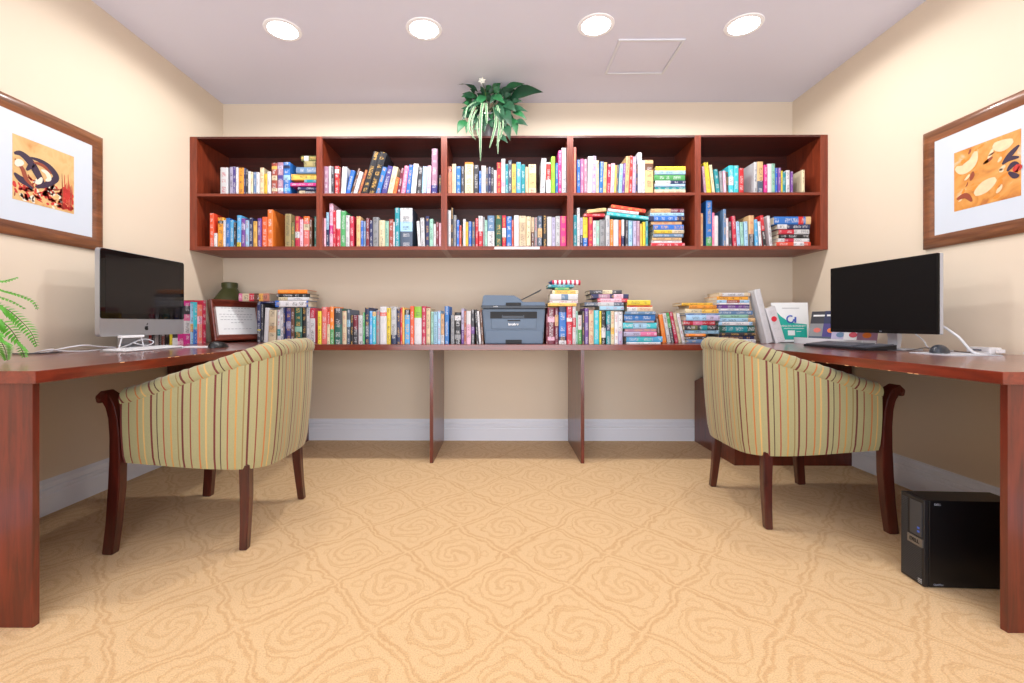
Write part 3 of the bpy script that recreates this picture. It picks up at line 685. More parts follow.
# ------------------------------------------------------------------ armchairs
def interp(tab, x):
    tab = sorted(tab)
    if x <= tab[0][0]: return tab[0][1]
    for (a, va), (b, vb) in zip(tab, tab[1:]):
        if x <= b:
            u = (x - a) / (b - a); return va + (vb - va) * u
    return tab[-1][1]
def chair_path(n=80, a=.302, b=.535, y0=.215, e=4.2):
    pts = []
    for i in range(1501):
        ph = PI * i / 1500
        c, s = math.cos(ph), math.sin(ph)
        pts.append(Vector((-a * math.copysign(abs(c) ** (2 / e), c), y0 - b * abs(s) ** (2 / e), 0)))
    L = [0]
    for p, q in zip(pts, pts[1:]): L.append(L[-1] + (q - p).length)
    out = []; j = 0
    for k in range(n + 1):
        s = L[-1] * k / n
        while j < len(L) - 2 and L[j + 1] < s: j += 1
        u = (s - L[j]) / max(L[j + 1] - L[j], 1e-9); out.append((pts[j].lerp(pts[j + 1], u), s))
    res = []
    for i, (p, s) in enumerate(out):
        t = (out[min(i + 1, n)][0] - out[max(i - 1, 0)][0]).normalized()
        nrm = Vector((t.y, -t.x, 0))   # outward
        if nrm.dot(p - Vector((0, .1, 0))) < 0: nrm = -nrm
        res.append((p, nrm, s))
    return res
TOPZ = [(.27, .622), (.17, .645), (.09, .672), (-.1, .735), (-.25, .790), (-.33, .818)]
def make_chair(label, loc, rz):
    t = empty('armchair', label, 'armchair', loc, rz, 'striped tub armchairs')
    path = chair_path(); n = len(path); RR = .038
    zt = lambda y: interp(TOPZ, y) - RR
    zb = lambda y: .300 + (y + .33) / .58 * .048
    bm = bmesh.new(); uvl = bm.loops.layers.uv.new('UVMap')
    def sheet(off, lev0, flip, zlow=None):
        K = 9; g = []
        for p, nr, s in path:
            col = []
            for k in range(K + 1):
                v = k / K; z0 = zb(p.y) if zlow is None else zlow; z = z0 + (zt(p.y) - z0) * v
                o = off + (-.012 * (1 - v) ** 1.2 if zlow is None else 0) + .006 * math.sin(PI * v)
                if zlow is None and k == 0: o -= .006
                q = p + nr * o; lean = -.02 * v * max(0, (-p.y + .1)) / .43
                col.append(bm.verts.new((q.x, q.y + lean, z)))
            g.append(col)
        for i in range(n - 1):
            for k in range(K):
                vs = [g[i][k], g[i + 1][k], g[i + 1][k + 1], g[i][k + 1]]; ss = [path[i][2], path[i + 1][2], path[i + 1][2], path[i][2]]
                f = bm.faces.new(vs)
                for l in f.loops:
                    j = vs.index(l.vert); l[uvl].uv = (ss[j], l.vert.co.z)
                if flip: f.normal_flip()
        return g
    g1 = sheet(0, 0, False); g2 = sheet(-.062, 0, True, .36)
    for i in (0, n - 1):
        for k in range(9):
            f = bm.faces.new((g1[i][k], g1[i][k + 1], g2[i][k + 1], g2[i][k]))
            for l in f.loops: l[uvl].uv = (path[i][2] + .02 * (l.vert in g2[i]), l.vert.co.z)
    bmesh.ops.recalc_face_normals(bm, faces=bm.faces[:])
    link('backrest', bm, MT['stripe'], t, True)
    # padded roll along the rim
    bm = bmesh.new(); uvl = bm.loops.layers.uv.new('UVMap'); seg = 14; rings = []
    for i, (p, nr, s) in enumerate(path):
        lean = -.02 * max(0, (-p.y + .1)) / .43
        c = p + nr * (-.031) + Vector((0, lean, zt(p.y)))
        q0, q1 = path[max(i - 1, 0)][0], path[min(i + 1, n - 1)][0]
        rr = RR * (1 + .05 * math.sin(s * 2 * PI / .031))
        rings.append([(bm.verts.new(c + nr * (math.cos(2 * PI * k / seg) * rr * 1.05) + Vector((0, 0, math.sin(2 * PI * k / seg) * rr))), s) for k in range(seg)])
    for i in range(n - 1):
        for k in range(seg):
            k2 = (k + 1) % seg; f = bm.faces.new((rings[i][k][0], rings[i + 1][k][0], rings[i + 1][k2][0], rings[i][k2][0]))
            aa = (k, k, k + 1, k + 1); sss = (rings[i][k][1], rings[i + 1][k][1], rings[i + 1][k2][1], rings[i][k2][1])
            for l, A, S in zip(f.loops, aa, sss):
                ang = 2 * PI * A / seg
                if A > seg * .75: ang -= 2 * PI
                l[uvl].uv = (S + .016 * ang * (1 if S < path[-1][2] / 2 else -1), .5)
    for R in (rings[0], rings[-1]):
        f = bm.faces.new([v for v, _ in R])
        for l in f.loops: l[uvl].uv = (l.vert.co.z, 0)
    bmesh.ops.recalc_face_normals(bm, faces=bm.faces[:])
    link('rim_roll', bm, MT['stripe'], t, True)
    # seat with cushion
    bm = bmesh.new(); uvl = bm.loops.layers.uv.new('UVMap')
    def disc(z0, z1, off, y_front, bev):
        base = [(p + nr * off) for p, nr, s in path]
        base = [Vector((p.x, min(p.y, y_front), 0)) for p in base]
        lv = [(z0, 0), (z1 - bev, 0), (z1 - bev * .3, -bev * .35), (z1, -bev)]
        R = []
        for z, o2 in lv:
            R.append([bm.verts.new(Vector((b.x, b.y, 0)) * (1 + o2 * 3) + Vector((0, 0, z))) for b in base])
        m = len(base)
        for a in range(len(lv) - 1):
            for i in range(m): bm.faces.new((R[a][i], R[a][(i + 1) % m], R[a + 1][(i + 1) % m], R[a + 1][i]))
        bm.faces.new(R[-1]); bm.faces.new(list(reversed(R[0])))
    disc(.40, .475, -.066, .245, .02)
    for f in bm.faces:
        for l in f.loops: l[uvl].uv = (l.vert.co.x + .3, l.vert.co.y)
    bmesh.ops.recalc_face_normals(bm, faces=bm.faces[:])
    link('seat_cushion', bm, MT['stripe'], t, True)
    bm = bmesh.new(); uvl = bm.loops.layers.uv.new('UVMap')
    prism(bm, [((p + nr * -.035).x, (p + nr * -.035).y) for p, nr, s in path], .35, .398, 'XY')
    bx(bm, -.265, .265, .225, .262, .335, .40)
    for f in bm.faces:
        for l in f.loops: l[uvl].uv = (l.vert.co.x + .3, l.vert.co.y)
    link('seat_rail', bm, MT['stripe'], t)
    for sx in (-1, 1):
        bm = bmesh.new()
        pth = [(.262, 0, .020), (.250, .12, .021), (.242, .25, .0225), (.240, .36, .021), (.242, .45, .019), (.246, .52, .018), (.254, .565, .018), (.268, .596, .019), (.286, .610, .017), (.300, .598, .012), (.301, .578, .008)]
        sweep_rect(bm, pth, [.018, .019, .020, .020, .020, .022, .025, .028, .028, .026, .022], [sx * q for q in (.292, .288, .284, .282, .281, .281, .281, .281, .281, .281, .281)])
        bmesh.ops.bevel(bm, geom=bm.edges[:], offset=.003, segments=2, affect='EDGES')
        link('leg', bm, MT['chairwood'], t, True)
        bm = bmesh.new()
        pth = [(-.236, 0, .015), (-.232, .10, .0165), (-.228, .2, .019), (-.224, .325, .020)]
        sweep_rect(bm, pth, [.015, .0165, .0185, .020], [sx * q for q in (.256, .240, .228, .224)])
        bmesh.ops.bevel(bm, geom=bm.edges[:], offset=.003, segments=2, affect='EDGES')
        link('leg', bm, MT['chairwood'], t, True)
    return t
make_chair('olive tub armchair with red and gold stripes, pulled up to the left desk', (-1.24, 2.03, 0), PI / 2)
make_chair('olive tub armchair with red and gold stripes, pulled up to the right desk', (1.385, 2.225, 0), -PI / 2)

# ------------------------------------------------------------------ all-in-one computer on the left desk
t = empty('desktop_computer', 'silver all-in-one computer with black screen on the left desk', 'computer', (-1.885, 2.405, DESK), PI / 2)
# local: x along the wall (toward the back), y toward the wall, z up; front at y=0
W2 = .284; zb0 = .070; zt0 = .492
def rrect(x0, x1, z0, z1, r, n=5):
    out = []
    for cx, cz, a0 in ((x1 - r, z1 - r, 0), (x0 + r, z1 - r, 90), (x0 + r, z0 + r, 180), (x1 - r, z0 + r, 270)):
        for k in range(n + 1):
            a = math.radians(a0 + 90 * k / n); out.append((cx + r * math.cos(a), cz + r * math.sin(a)))
    return out
bm = bmesh.new(); o0 = rrect(-W2, W2, zb0, zt0, .016)
layers = [(0.0, 1.0), (.022, 1.0), (.034, .93), (.050, .6), (.055, .25)]; cz = (zb0 + zt0) / 2; R = []
for y, s in layers: R.append([bm.verts.new((x * s, y, cz + (z - cz) * s)) for x, z in o0])
for a in range(len(R) - 1):
    for i in range(len(o0)): bm.faces.new((R[a][i], R[a][(i + 1) % len(o0)], R[a + 1][(i + 1) % len(o0)], R[a + 1][i]))
bm.faces.new(R[0]); bm.faces.new(list(reversed(R[-1]))); bmesh.ops.recalc_face_normals(bm, faces=bm.faces[:])
link('casing', bm, MT['alu'], t, True)
bm = bmesh.new(); q = [p for p in rrect(-W2 + .002, W2 - .002, zb0 + .086, zt0 - .002, .013)]; prism(bm, q, -.0025, .0002, 'XZ'); gl = link('bezel_glass', bm, MT['black'], t)
gl.data.materials[0] = MT['screen']
box('display', -W2 + .030, W2 - .030, -.0032, -.0026, zb0 + .112, zt0 - .028, plain('unlit display', rgb(30, 27, 27), .08, noise=.02, spec=.3), t)
# foot and neck
bm = bmesh.new(); prism(bm, [(.0, .012), (.0, .003), (.005, 0), (.15, 0), (.15, .006), (.075, .012), (.075, .2), (.065, .2), (.062, .03), (.05, .014)], -.095, .095, 'YZ'); link('stand', bm, MT['alu'], t)
# fruit logo
bm = bmesh.new(); pts = []
for k in range(28):
    a = 2 * PI * k / 28; r = 1 + .10 * math.cos(2 * a) * (1 if math.sin(a) > 0 else .6) - (.14 if abs(math.sin(a)) > .95 else 0)
    x, z = r * math.cos(a) * .95, r * math.sin(a)
    d = math.hypot(x - 1.12, z - .15)
    if d < .5: x = 1.12 - math.sqrt(max(.25 - (z - .15) ** 2, 0))
    pts.append((x * .0125, z * .013 + zb0 + .038))
prism(bm, pts, -.0016, -.0002, 'XZ')
prism(bm, [(.000, zb0 + .054), (.001, zb0 + .060), (.008, zb0 + .066), (.007, zb0 + .058)], -.0016, -.0002, 'XZ')
link('logo', bm, MT['darkink'], t)
# small white riser below it
t = empty('cable_riser', 'small white bent stand under the left corner of the silver computer', 'stand', (-1.842, 2.255, DESK), PI / 2)
box('top', -.07, .07, -.01, .012, .062, .074, MT['white'], t, .003)
for sx in (-1, 1):
    bm = bmesh.new(); tube(bm, [(sx * .06, .0, .063), (sx * .08, .0, .003)], .003, 6); link('leg', bm, MT['cable'], t)
# apple style keyboard
def keyboard(name, label, cx, cy, rz, Lx, Dp, body, keys, th, tilt, rows, cols):
    t = empty(name, label, 'keyboard', (cx, cy, DESK), rz)
    bm = bmesh.new(); zf, zr = th, th + tilt
    prism(bm, [(-Dp/2, 0.0008), (Dp/2, 0.0008), (Dp/2, zr), (-Dp/2, zf)], -Lx/2, Lx/2, 'YZ'); link('body', bm, body, t)
    bm = bmesh.new(); kw = (Lx - .016) / cols; kd = (Dp - .014) / rows
    g = [[bm.verts.new((-Lx/2 + .008 + c * kw, -Dp/2 + .007 + r * kd, zf + (zr - zf) * ((.007 + r * kd) / Dp) + .0004)) for c in range(cols + 1)] for r in range(rows + 1)]
    fs = []
    for r in range(rows):
        c = 0
        while c < cols:
            w = 5 if (r == 0 and c == 4) else 1
            ring = [g[r][c + q] for q in range(w + 1)] + [g[r + 1][c + q] for q in range(w, -1, -1)]
            f = bm.faces.new(ring)
            if c != cols - 5: fs.append(f)
            c += w
    bmesh.ops.inset_individual(bm, faces=fs, thickness=.0016, depth=0)
    ex = bmesh.ops.extrude_discrete_faces(bm, faces=fs) if False else None
    bmesh.ops.inset_individual(bm, faces=fs, thickness=.0004, depth=.004)
    link('keys', bm, keys, t)
    return t
# local x must run along the wall: rotate 90 degrees, front toward the room
keyboard('keyboard', 'slim white keyboard lying in front of the silver computer', -1.79, 2.285, PI / 2 + .05, .43, .114, MT['alu'], MT['white'], .004, .006, 6, 19)
k = keyboard('keyboard', 'black keyboard lying in front of the black monitor', 1.845, 2.45, -PI / 2 + .0, .46, .145, MT['black'], plain('charcoal key caps', rgb(74, 78, 88), .45), .012, .016, 6, 20)
# mice
def mouse(label, cx, cy, rz, mat, z0=DESK):
    t = empty('computer_mouse', label, 'mouse', (cx, cy, z0), rz)
    bm = bmesh.new(); bmesh.ops.create_uvsphere(bm, u_segments=24, v_segments=14, radius=1)
    for v in bm.verts:
        x, y, z = v.co; y2 = y
        v.co = Vector((x * .031 * (1 - .12 * y), y * .056, max(z, -.0) * .034 * (1 - .28 * y) + .002))
    link('body', bm, mat, t, True)
    bm = bmesh.new(); tube(bm, [(0, .022, .0275), (0, .036, .0225)], .0035, 8); link('scroll_wheel', bm, MT['darkgrey'], t)
    return t
mouse('black computer mouse on the left desk beside the certificate frame', -1.535, 2.46, PI / 2 + .5 - PI/2 - .9, MT['black'])
pad = box('mouse_pad', 1.845, 2.05, 1.875, 2.07, DESK + .0003, DESK + .004, MT['paper'])
pad.data.materials[0] = plain('grey white pad', rgb(196, 200, 208), .5)
tag(pad, 'thin pale mouse pad under the mouse on the right desk', 'mouse pad')
mouse('dark grey computer mouse on the pad below the black monitor', 1.915, 2.0, -1.05, plain('graphite plastic', rgb(44, 50, 60), .3), DESK + .0042)
pd2 = box('mouse_pad', -1.80, -1.60, 2.47, 2.62, DESK + .0003, DESK + .003, MT['white'])
tag(pd2, 'thin white pad on the left desk near the black mouse', 'mouse pad')

# ------------------------------------------------------------------ monitor on the right desk
a = Vector((1.930, 2.026, 0)); b2 = Vector((1.888, 2.622, 0)); mid = (a + b2) / 2
t = empty('monitor', 'wide black monitor with silver edge and curved silver foot on the right desk', 'monitor', (mid.x, mid.y, DESK), math.atan2(a.y - b2.y, a.x - b2.x))
# local +x runs toward the camera end; front faces -y ... 
Wm = (a - b2).length / 2
zb1, zt1 = .084, .446
bm = bmesh.new(); prism(bm, rrect(-Wm, Wm, zb1, zt1, .004, 3), 0, .010, 'XZ'); link('bezel', bm, MT['matblack'], t)
bm = bmesh.new(); prism(bm, rrect(-Wm, Wm, zb1, zt1, .004, 3), .0102, .026, 'XZ'); link('rear_cover', bm, MT['silver'], t)
box('display', -Wm + .008, Wm - .008, -.0008, -.0001, zb1 + .018, zt1 - .008, MT['screen2'], t)
text_obj('logo', 'LG', .011, MT['ink'], t, frame4((0.02, -.0012, zb1 + .009), (1, 0, 0), (0, 0, 1)))
bm = bmesh.new(); pth = [(.040, .25, .012), (.060, .15, .014), (.075, .06, .012), (.07, .02, .010), (.06, .010, .009)]
sweep_rect(bm, pth, [.035, .03, .026, .026, .028], 0.02); link('neck', bm, MT['silver'], t, True)
bm = bmesh.new(); prism(bm, [(-.08, .045), (-.06, .033), (.09, .033), (.11, .045), (.11, .13), (-.08, .13)], .0005, .009, 'XY'); link('foot', bm, MT['silver'], t)
# ------------------------------------------------------------------ cables and adapter
def cable(label, pts, r=.0028, mat='cable', z=True):
    bm = bmesh.new(); tube(bm, catmull(pts, 7), r, 7); o = link('cable', bm, MT[mat], None, True); tag(o, label, 'cable'); return o
D = DESK + .0035
cable('white cable arching from behind the black monitor to the desk', [(1.985, 2.06, .87), (1.98, 2.03, .855), (1.99, 1.99, .82), (2.02, 1.97, .765), (2.05, 1.96, D), (2.12, 1.99, D)], .0052)
cable('white cable with a plug hanging between monitor foot and wall', [(2.05, 2.28, .84), (2.09, 2.27, .80), (2.10, 2.26, .77), (2.12, 2.25, D), (2.12, 2.15, D)], .003)
cable('thin dark cable running from the black keyboard to the wall', [(1.87, 2.215, D), (1.95, 2.19, D), (2.08, 2.24, D + .01), (2.13, 2.15, D), (2.09, 2.075, D), (2.15, 2.04, D)], .002, 'bcable')
cable('white cable leaving the power adapter along the right wall', [(2.145, 1.885, D + .008), (2.165, 1.84, D + .004), (2.172, 1.75, D), (2.175, 1.60, D), (2.17, 1.5, D)], .0045)
t = empty('power_adapter', 'white rectangular power adapter lying on the right desk', 'adapter', (2.125, 2.02, DESK + .001), -PI / 2 - .1)
box('body', -.055, .055, -.024, .024, 0, .028, MT['white'], t, .004); box('plug_end', .066, .085, -.010, .010, .006, .022, MT['white'], t, .002)
box('label_mark', -.02, .02, -.0268, -.0262, .012, .019, MT['ink'], t)
cable('white power cable looping over the left desk toward the wall', [(-2.07, 2.02, D), (-2.02, 1.99, D), (-1.97, 2.00, D + .012), (-1.95, 2.04, D + .022), (-1.93, 2.10, D + .028), (-1.93, 2.17, D + .018), (-1.92, 2.25, D + .01)], .0035)
cable('second white cable twisted beside the silver computer', [(-2.03, 1.96, D), (-1.99, 1.955, D + .01), (-1.965, 1.975, D + .016), (-1.985, 2.02, D + .008), (-1.975, 2.07, D + .002), (-1.95, 2.13, D), (-1.94, 2.2, D + .004)], .0032)
cable('grey cable lying at the wall side of the left desk', [(-2.09, 1.93, D), (-2.05, 1.925, D), (-2.01, 1.95, D), (-2.0, 2.0, D), (-2.02, 2.08, D)], .003, 'bcable')
cable('white cable coiled below the silver computer screen', [(-1.90, 2.33, D + .03), (-1.88, 2.40, D + .012), (-1.89, 2.46, D + .03), (-1.90, 2.40, D + .045), (-1.91, 2.32, D + .02), (-1.93, 2.28, D + .002)], .0032)

# ------------------------------------------------------------------ printer
t = empty('printer', 'slate grey multifunction printer standing on the back desk between the books', 'printer', (X_at(513.5, 2.925), 2.925, DESK))
def pp(x): return X_at(420 + x / S2, 2.925) - X_at(513.5, 2.925)
def pz(y): return (531 - y) / S2 * 2.925 / F
bm = bmesh.new(); prism(bm, [(pp(475), pz(530)), (pp(900), pz(530)), (pp(916), pz(275)), (pp(452), pz(275))], 0.006, .38, 'XZ'); bmesh.ops.bevel(bm, geom=bm.edges[:], offset=.006, segments=2, affect='EDGES'); link('body', bm, MT['printer'], t, True)
bm = bmesh.new(); prism(bm, [(pp(449), pz(272)), (pp(918), pz(272)), (pp(914), pz(224)), (pp(750), pz(224)), (pp(738), pz(206)), (pp(690), pz(176)), (pp(470), pz(173)), (pp(462), pz(180))], -.004, .34, 'XZ'); bmesh.ops.bevel(bm, geom=bm.edges[:], offset=.004, segments=2, affect='EDGES'); link('scanner_lid', bm, MT['printer'], t, True)
box('control_panel', pp(449), pp(918), -.012, .0, pz(271), pz(249), MT['printerdark'], t, .003)
cp = box('display', pp(628), pp(738), -.016, -.005, pz(250), pz(229), MT['hole'], t, .002)
box('paper_slot', pp(514), pp(856), .002, .007, pz(344), pz(294), MT['hole'], t)
for a0, a1 in ((600, 606), (756, 762)): box('slot_guide', pp(a0), pp(a1), -.001, .004, pz(344), pz(318), MT['printerdark'], t)
box('slot_tray', pp(606), pp(756), -.001, .004, pz(342), pz(325), MT['printerdark'], t)
d = box('feed_door', pp(524), pp(850), .0, .007, pz(420), pz(347), MT['printer'], t, .002); 
box('handle', pp(640) , pp(734), -.002, .003, pz(364), pz(355), MT['hole'], t)
text_obj('logo', 'brother', .021, MT['white'], t, frame4((pp(684), -.0012, pz(387)), (1, 0, 0), (0, 0, 1)), bold=.0006)
text_obj('panel_mark', 'brother', .010, MT['white'], t, frame4((pp(555), -.0128, pz(257)), (1, 0, 0), (0, 0, 1)))
tr = box('paper_tray', pp(476), pp(898), .001, .01, pz(529), pz(432), MT['printer'], t, .003)
hg = box('tray_handle', pp(626), pp(744), -.002, .006, pz(529), pz(500), MT['hole'], t); hg.parent = tr; hg.location = (0, 0, 0)
bm = bmesh.new(); prism(bm, [(pp(738), pz(206)), (pp(745), pz(203)), (pp(893), pz(132)), (pp(888), pz(128))], .04, .25, 'XZ'); link('document_support', bm, MT['darkgrey'], t)

# striped pencil case on the stack
yy = YD + .06; r = .0165
xa, xb = X_at(548.5, yy), X_at(580, yy); zc = zp + r + .0006
t = empty('pencil_case', 'red and white striped pencil shaped case lying on the book stack', 'pencil case', (xa, yy, zp))
bm = bmesh.new(); ns = 13
for k in range(ns):
    x0 = .022 + (xb - xa - .022) * k / ns; x1 = .022 + (xb - xa - .022) * (k + 1) / ns
    tube(bm, [(x0, 0, r + .0006), (x1, 0, r + .0006)], r, 16, mi=k % 2)
link('case', bm, [plain('crimson fabric', rgb(182, 30, 66), .6), plain('white fabric', rgb(236, 228, 232), .6)], t)
bm = bmesh.new(); tube(bm, [(-.004, 0, r), (.006, 0, r), (.0219, 0, r + .0006)], [.001, .007, r], 16); link('tip', bm, cover_mat('navy'), t)

# ------------------------------------------------------------------ computer tower
t = empty('computer_tower', 'black desktop computer tower standing on the carpet under the right desk', 'computer', (1.42, 1.53, 0), math.atan2(-.004, .09) )
Ht = .292
bm = bmesh.new(); bx(bm, .008, .29, 0, .093, .003, Ht, .003); link('case', bm, MT['tower'], t)
bm = bmesh.new(); bx(bm, -.008, .0078, 0, .093, .003, Ht, .003); fr = link('front_panel', bm, MT['black'], t)
bm = bmesh.new()
for k in range(46):
    z = .012 + k * .006
    if k * .006 + .012 > Ht - .012: break
    bx(bm, -.0098, -.0079, .062 if z > .13 else .008, .086, z, z + .0028)
link('grille', bm, MT['darkgrey'], t)
box('drive_panel', -.0105, -.0079, .006, .052, .166, Ht - .012, MT['darkgrey'], t)
box('silver_band', -.0125, -.0079, .002, .060, .132, .160, plain('pewter band', rgb(120, 116, 112), .3, metal=.6), t)
text_obj('logo', 'DELL', .017, MT['darkink'], t, frame4((-.0131, .032, .146), (0, -1, 0), (0, 0, 1)), bold=.0004)
bm = bmesh.new()
for z in (.178, .190): bx(bm, -.0118, -.0104, .014, .022, z, z + .006)
link('ports', bm, MT['bluelogo'], t)
text_obj('side_mark', 'DELL', .010, MT['ink'], t, frame4((.035, -.0004, Ht - .013), (1, 0, 0), (0, 0, 1)), .0003)
text_obj('side_mark', 'OptiPlex', .009, MT['ink'], t, frame4((.038, -.0004, .012), (1, 0, 0), (0, 0, 1)), .0003)
box('sticker', -.0095, -.0079, .008, .022, .010, .026, MT['silver'], t)

# ------------------------------------------------------------------ framed pictures
def streak(bm, pts, w, off, mi):
    """flat brush stroke through (u,v) points with varying width, raised a hair"""
    pts = catmull([(u, v, 0) for u, v in pts], 6); L, Rr = [], []
    n = len(pts)
    for i, p in enumerate(pts):
        d = (pts[min(i + 1, n - 1)] - pts[max(i - 1, 0)]).normalized(); nn = Vector((-d.y, d.x, 0))
        ww = w * (0.25 + math.sin(PI * (i + .5) / n))
        L.append(bm.verts.new((p.x + nn.x * ww, off, p.y + nn.y * ww))); Rr.append(bm.verts.new((p.x - nn.x * ww, off, p.y - nn.y * ww)))
    for i in range(n - 1):
        f = bm.faces.new((L[i], L[i + 1], Rr[i + 1], Rr[i])); f.material_index = mi
def art_mat(name, cols, scale, dist):
    m, nt, b = new_mat(name); tc = N(nt, 'ShaderNodeTexCoord')
    no = N(nt, 'ShaderNodeTexNoise', inputs={'Scale': scale, 'Detail': 5.0, 'Distortion': dist}); nt.links.new(tc.outputs['Object'], no.inputs['Vector'])
    r = N(nt, 'ShaderNodeValToRGB'); r.color_ramp.elements[0].position = .3; r.color_ramp.elements[0].color = cols[0]
    r.color_ramp.elements[1].position = .72; r.color_ramp.elements[1].color = cols[-1]
    for i, c in enumerate(cols[1:-1]): e = r.color_ramp.elements.new(.3 + .42 * (i + 1) / (len(cols) - 1)); e.color = c
    nt.links.new(no.outputs['Fac'], r.inputs[0]); nt.links.new(r.outputs[0], b.inputs['Base Color']); b.inputs['Roughness'].default_value = .5
    b.inputs['Coat Weight'].default_value = .2
    return m
def picture(side, label, y0, y1, z0, z1):
    s = -1 if side == 'left' else 1; wall = XL if s < 0 else XR; Wp = y1 - y0; Hp = z1 - z0
    # local: x to the right as one looks at the wall, -y out of the wall
    t = empty('framed_picture', label, 'picture', (wall, (y0 + y1) / 2, z0), PI / 2 if s < 0 else -PI / 2, 'framed butterfly prints')
    fw = .062; bm = bmesh.new()
    prof = [(0, -.001), (0, -.014), (.010, -.022), (.030, -.025), (.048, -.020), (.056, -.016), (fw, -.014), (fw, -.001)]
    cor = [(-Wp/2, 0, 1, 1), (Wp/2, 0, -1, 1), (Wp/2, Hp, -1, -1), (-Wp/2, Hp, 1, -1)]
    R = [[bm.verts.new((cx + sx * d, y, cz + sz * d)) for d, y in prof] for cx, cz, sx, sz in cor]
    for i in range(4):
        for k in range(len(prof) - 1): bm.faces.new((R[i][k], R[(i + 1) % 4][k], R[(i + 1) % 4][k + 1], R[i][k + 1]))
    bmesh.ops.recalc_face_normals(bm, faces=bm.faces[:]); link('frame', bm, MT['bronze'], t, True)
    box('mat_board', -Wp/2 + fw - .004, Wp/2 - fw + .004, -.013, -.003, fw - .004, Hp - fw + .004, MT['mat'], t)
    az = Hp / 2 - .140; aw = .1405
    if s < 0:
        pr = box('print', -aw, aw, -.0142, -.0132, az, az + .281, art_mat('print yellow ground', [rgb(206, 142, 78), rgb(216, 176, 116), rgb(220, 186, 128), rgb(210, 160, 96)], 9, 1.2), t)
    else:
        pr = box('print', -aw, aw, -.0142, -.0132, az, az + .281, art_mat('print orange ground', [rgb(180, 104, 50), rgb(212, 142, 62), rgb(222, 160, 84), rgb(228, 206, 184)], 8, 1.6), t)
    bm = bmesh.new(); g = lambda u, v: (-aw + u * 2 * aw, az + v * .281)
    M_ = [plain('dark plum ink', rgb(58, 40, 62), .5), plain('scarlet ink', rgb(200, 52, 44), .5, noise=.3), plain('pale ink', rgb(242, 226, 206), .5), plain('rust ink', rgb(150, 70, 44), .5)]
    rnd = random.Random(5)
    if s < 0:
        for k in range(150):
            u = rnd.uniform(.02, .95); v = rnd.uniform(.03, .42) * (1 - .3 * abs(u - .4)); a = rnd.uniform(-1.2, 2.2); l = rnd.uniform(.04, .13)
            streak(bm, [g(u, v), g(min(.98, max(.02, u + l * math.cos(a) * .5)), max(.02, v + l * .4 * math.sin(a))), g(min(.98, max(.02, u + l * math.cos(a))), max(.02, v + l * math.sin(a)))], rnd.uniform(.002, .007), -.0146, rnd.choice([1, 1, 1, 2, 3]))
        for k in range(9):
            u = .78 + .022 * k; streak(bm, [g(u, .03), g(u + .01, .3), g(u, rnd.uniform(.4, .66))], .0022, -.0148, rnd.choice([1, 3]))
        S = [([(.02, .70), (.12, .73), (.25, .66), (.36, .52), (.44, .36), (.36, .27)], .014, 0), ([(.26, .72), (.42, .72), (.58, .66), (.68, .54), (.58, .42), (.44, .32), (.34, .28)], .012, 0),
             ([(.02, .40), (.10, .34), (.2, .30), (.3, .24)], .012, 0), ([(.03, .62), (.14, .50), (.2, .36), (.32, .26)], .008, 3), ([(.30, .66), (.46, .66), (.60, .57)], .006, 3),
             ([(.43, .58), (.52, .56), (.56, .48), (.5, .43)], .009, 2), ([(.33, .34), (.40, .38), (.44, .46)], .008, 2), ([(.04, .52), (.09, .58), (.16, .6)], .012, 2), ([(.2, .5), (.3, .62), (.34, .5)], .010, 0)]
    else:
        for k in range(36):
            u = rnd.uniform(.03, .85); v = rnd.uniform(.03, .95); a = rnd.uniform(.2, 1.3); l = rnd.uniform(.05, .16)
            uu = min(.97, u + l * math.cos(a)); vv = min(.97, v + l * math.sin(a)); streak(bm, [g(u, v), g((u + uu) / 2 + .01, (v + vv) / 2), g(uu, vv)], rnd.uniform(.002, .008), -.0146, rnd.choice([2, 4, 4, 3]))
        S = [([(.03, .74), (.15, .67), (.3, .74), (.36, .9)], .020, 2), ([(.34, .2), (.5, .28), (.66, .36)], .022, 2), ([(.62, .9), (.75, .84), (.9, .86)], .02, 2), ([(.76, .56), (.86, .66), (.98, .76)], .009, 0), ([(.75, .55), (.84, .6), (.98, .58)], .008, 0), ([(.82, .42), (.9, .5), (.98, .46)], .009, 0),
             ([(.84, .40), (.92, .32), (.98, .30)], .009, 0), ([(.90, .40), (.96, .42), (.98, .38)], .014, 1), ([(.05, .2), (.2, .22), (.3, .1)], .01, 3)]
    if s > 0: M_[2] = plain('pale peach ink', rgb(236, 206, 166), .5, noise=.2, scale=40)
    M_.append(plain('orange ink', rgb(226, 138, 46), .5))
    for k, (p, w, mi) in enumerate(S): streak(bm, [g(*q) for q in p], w, -.0150 - .0001 * k, mi)
    bmesh.ops.recalc_face_normals(bm, faces=bm.faces[:]); link('painted_strokes', bm, M_, t)
picture('left', 'bronze framed print of a dark butterfly wing over red, left wall', 1.774, 2.380, 1.262, 1.857)
picture('right', 'bronze framed print of orange and pale swirls with a wing, right wall', 1.762, 2.366, 1.262, 1.857)

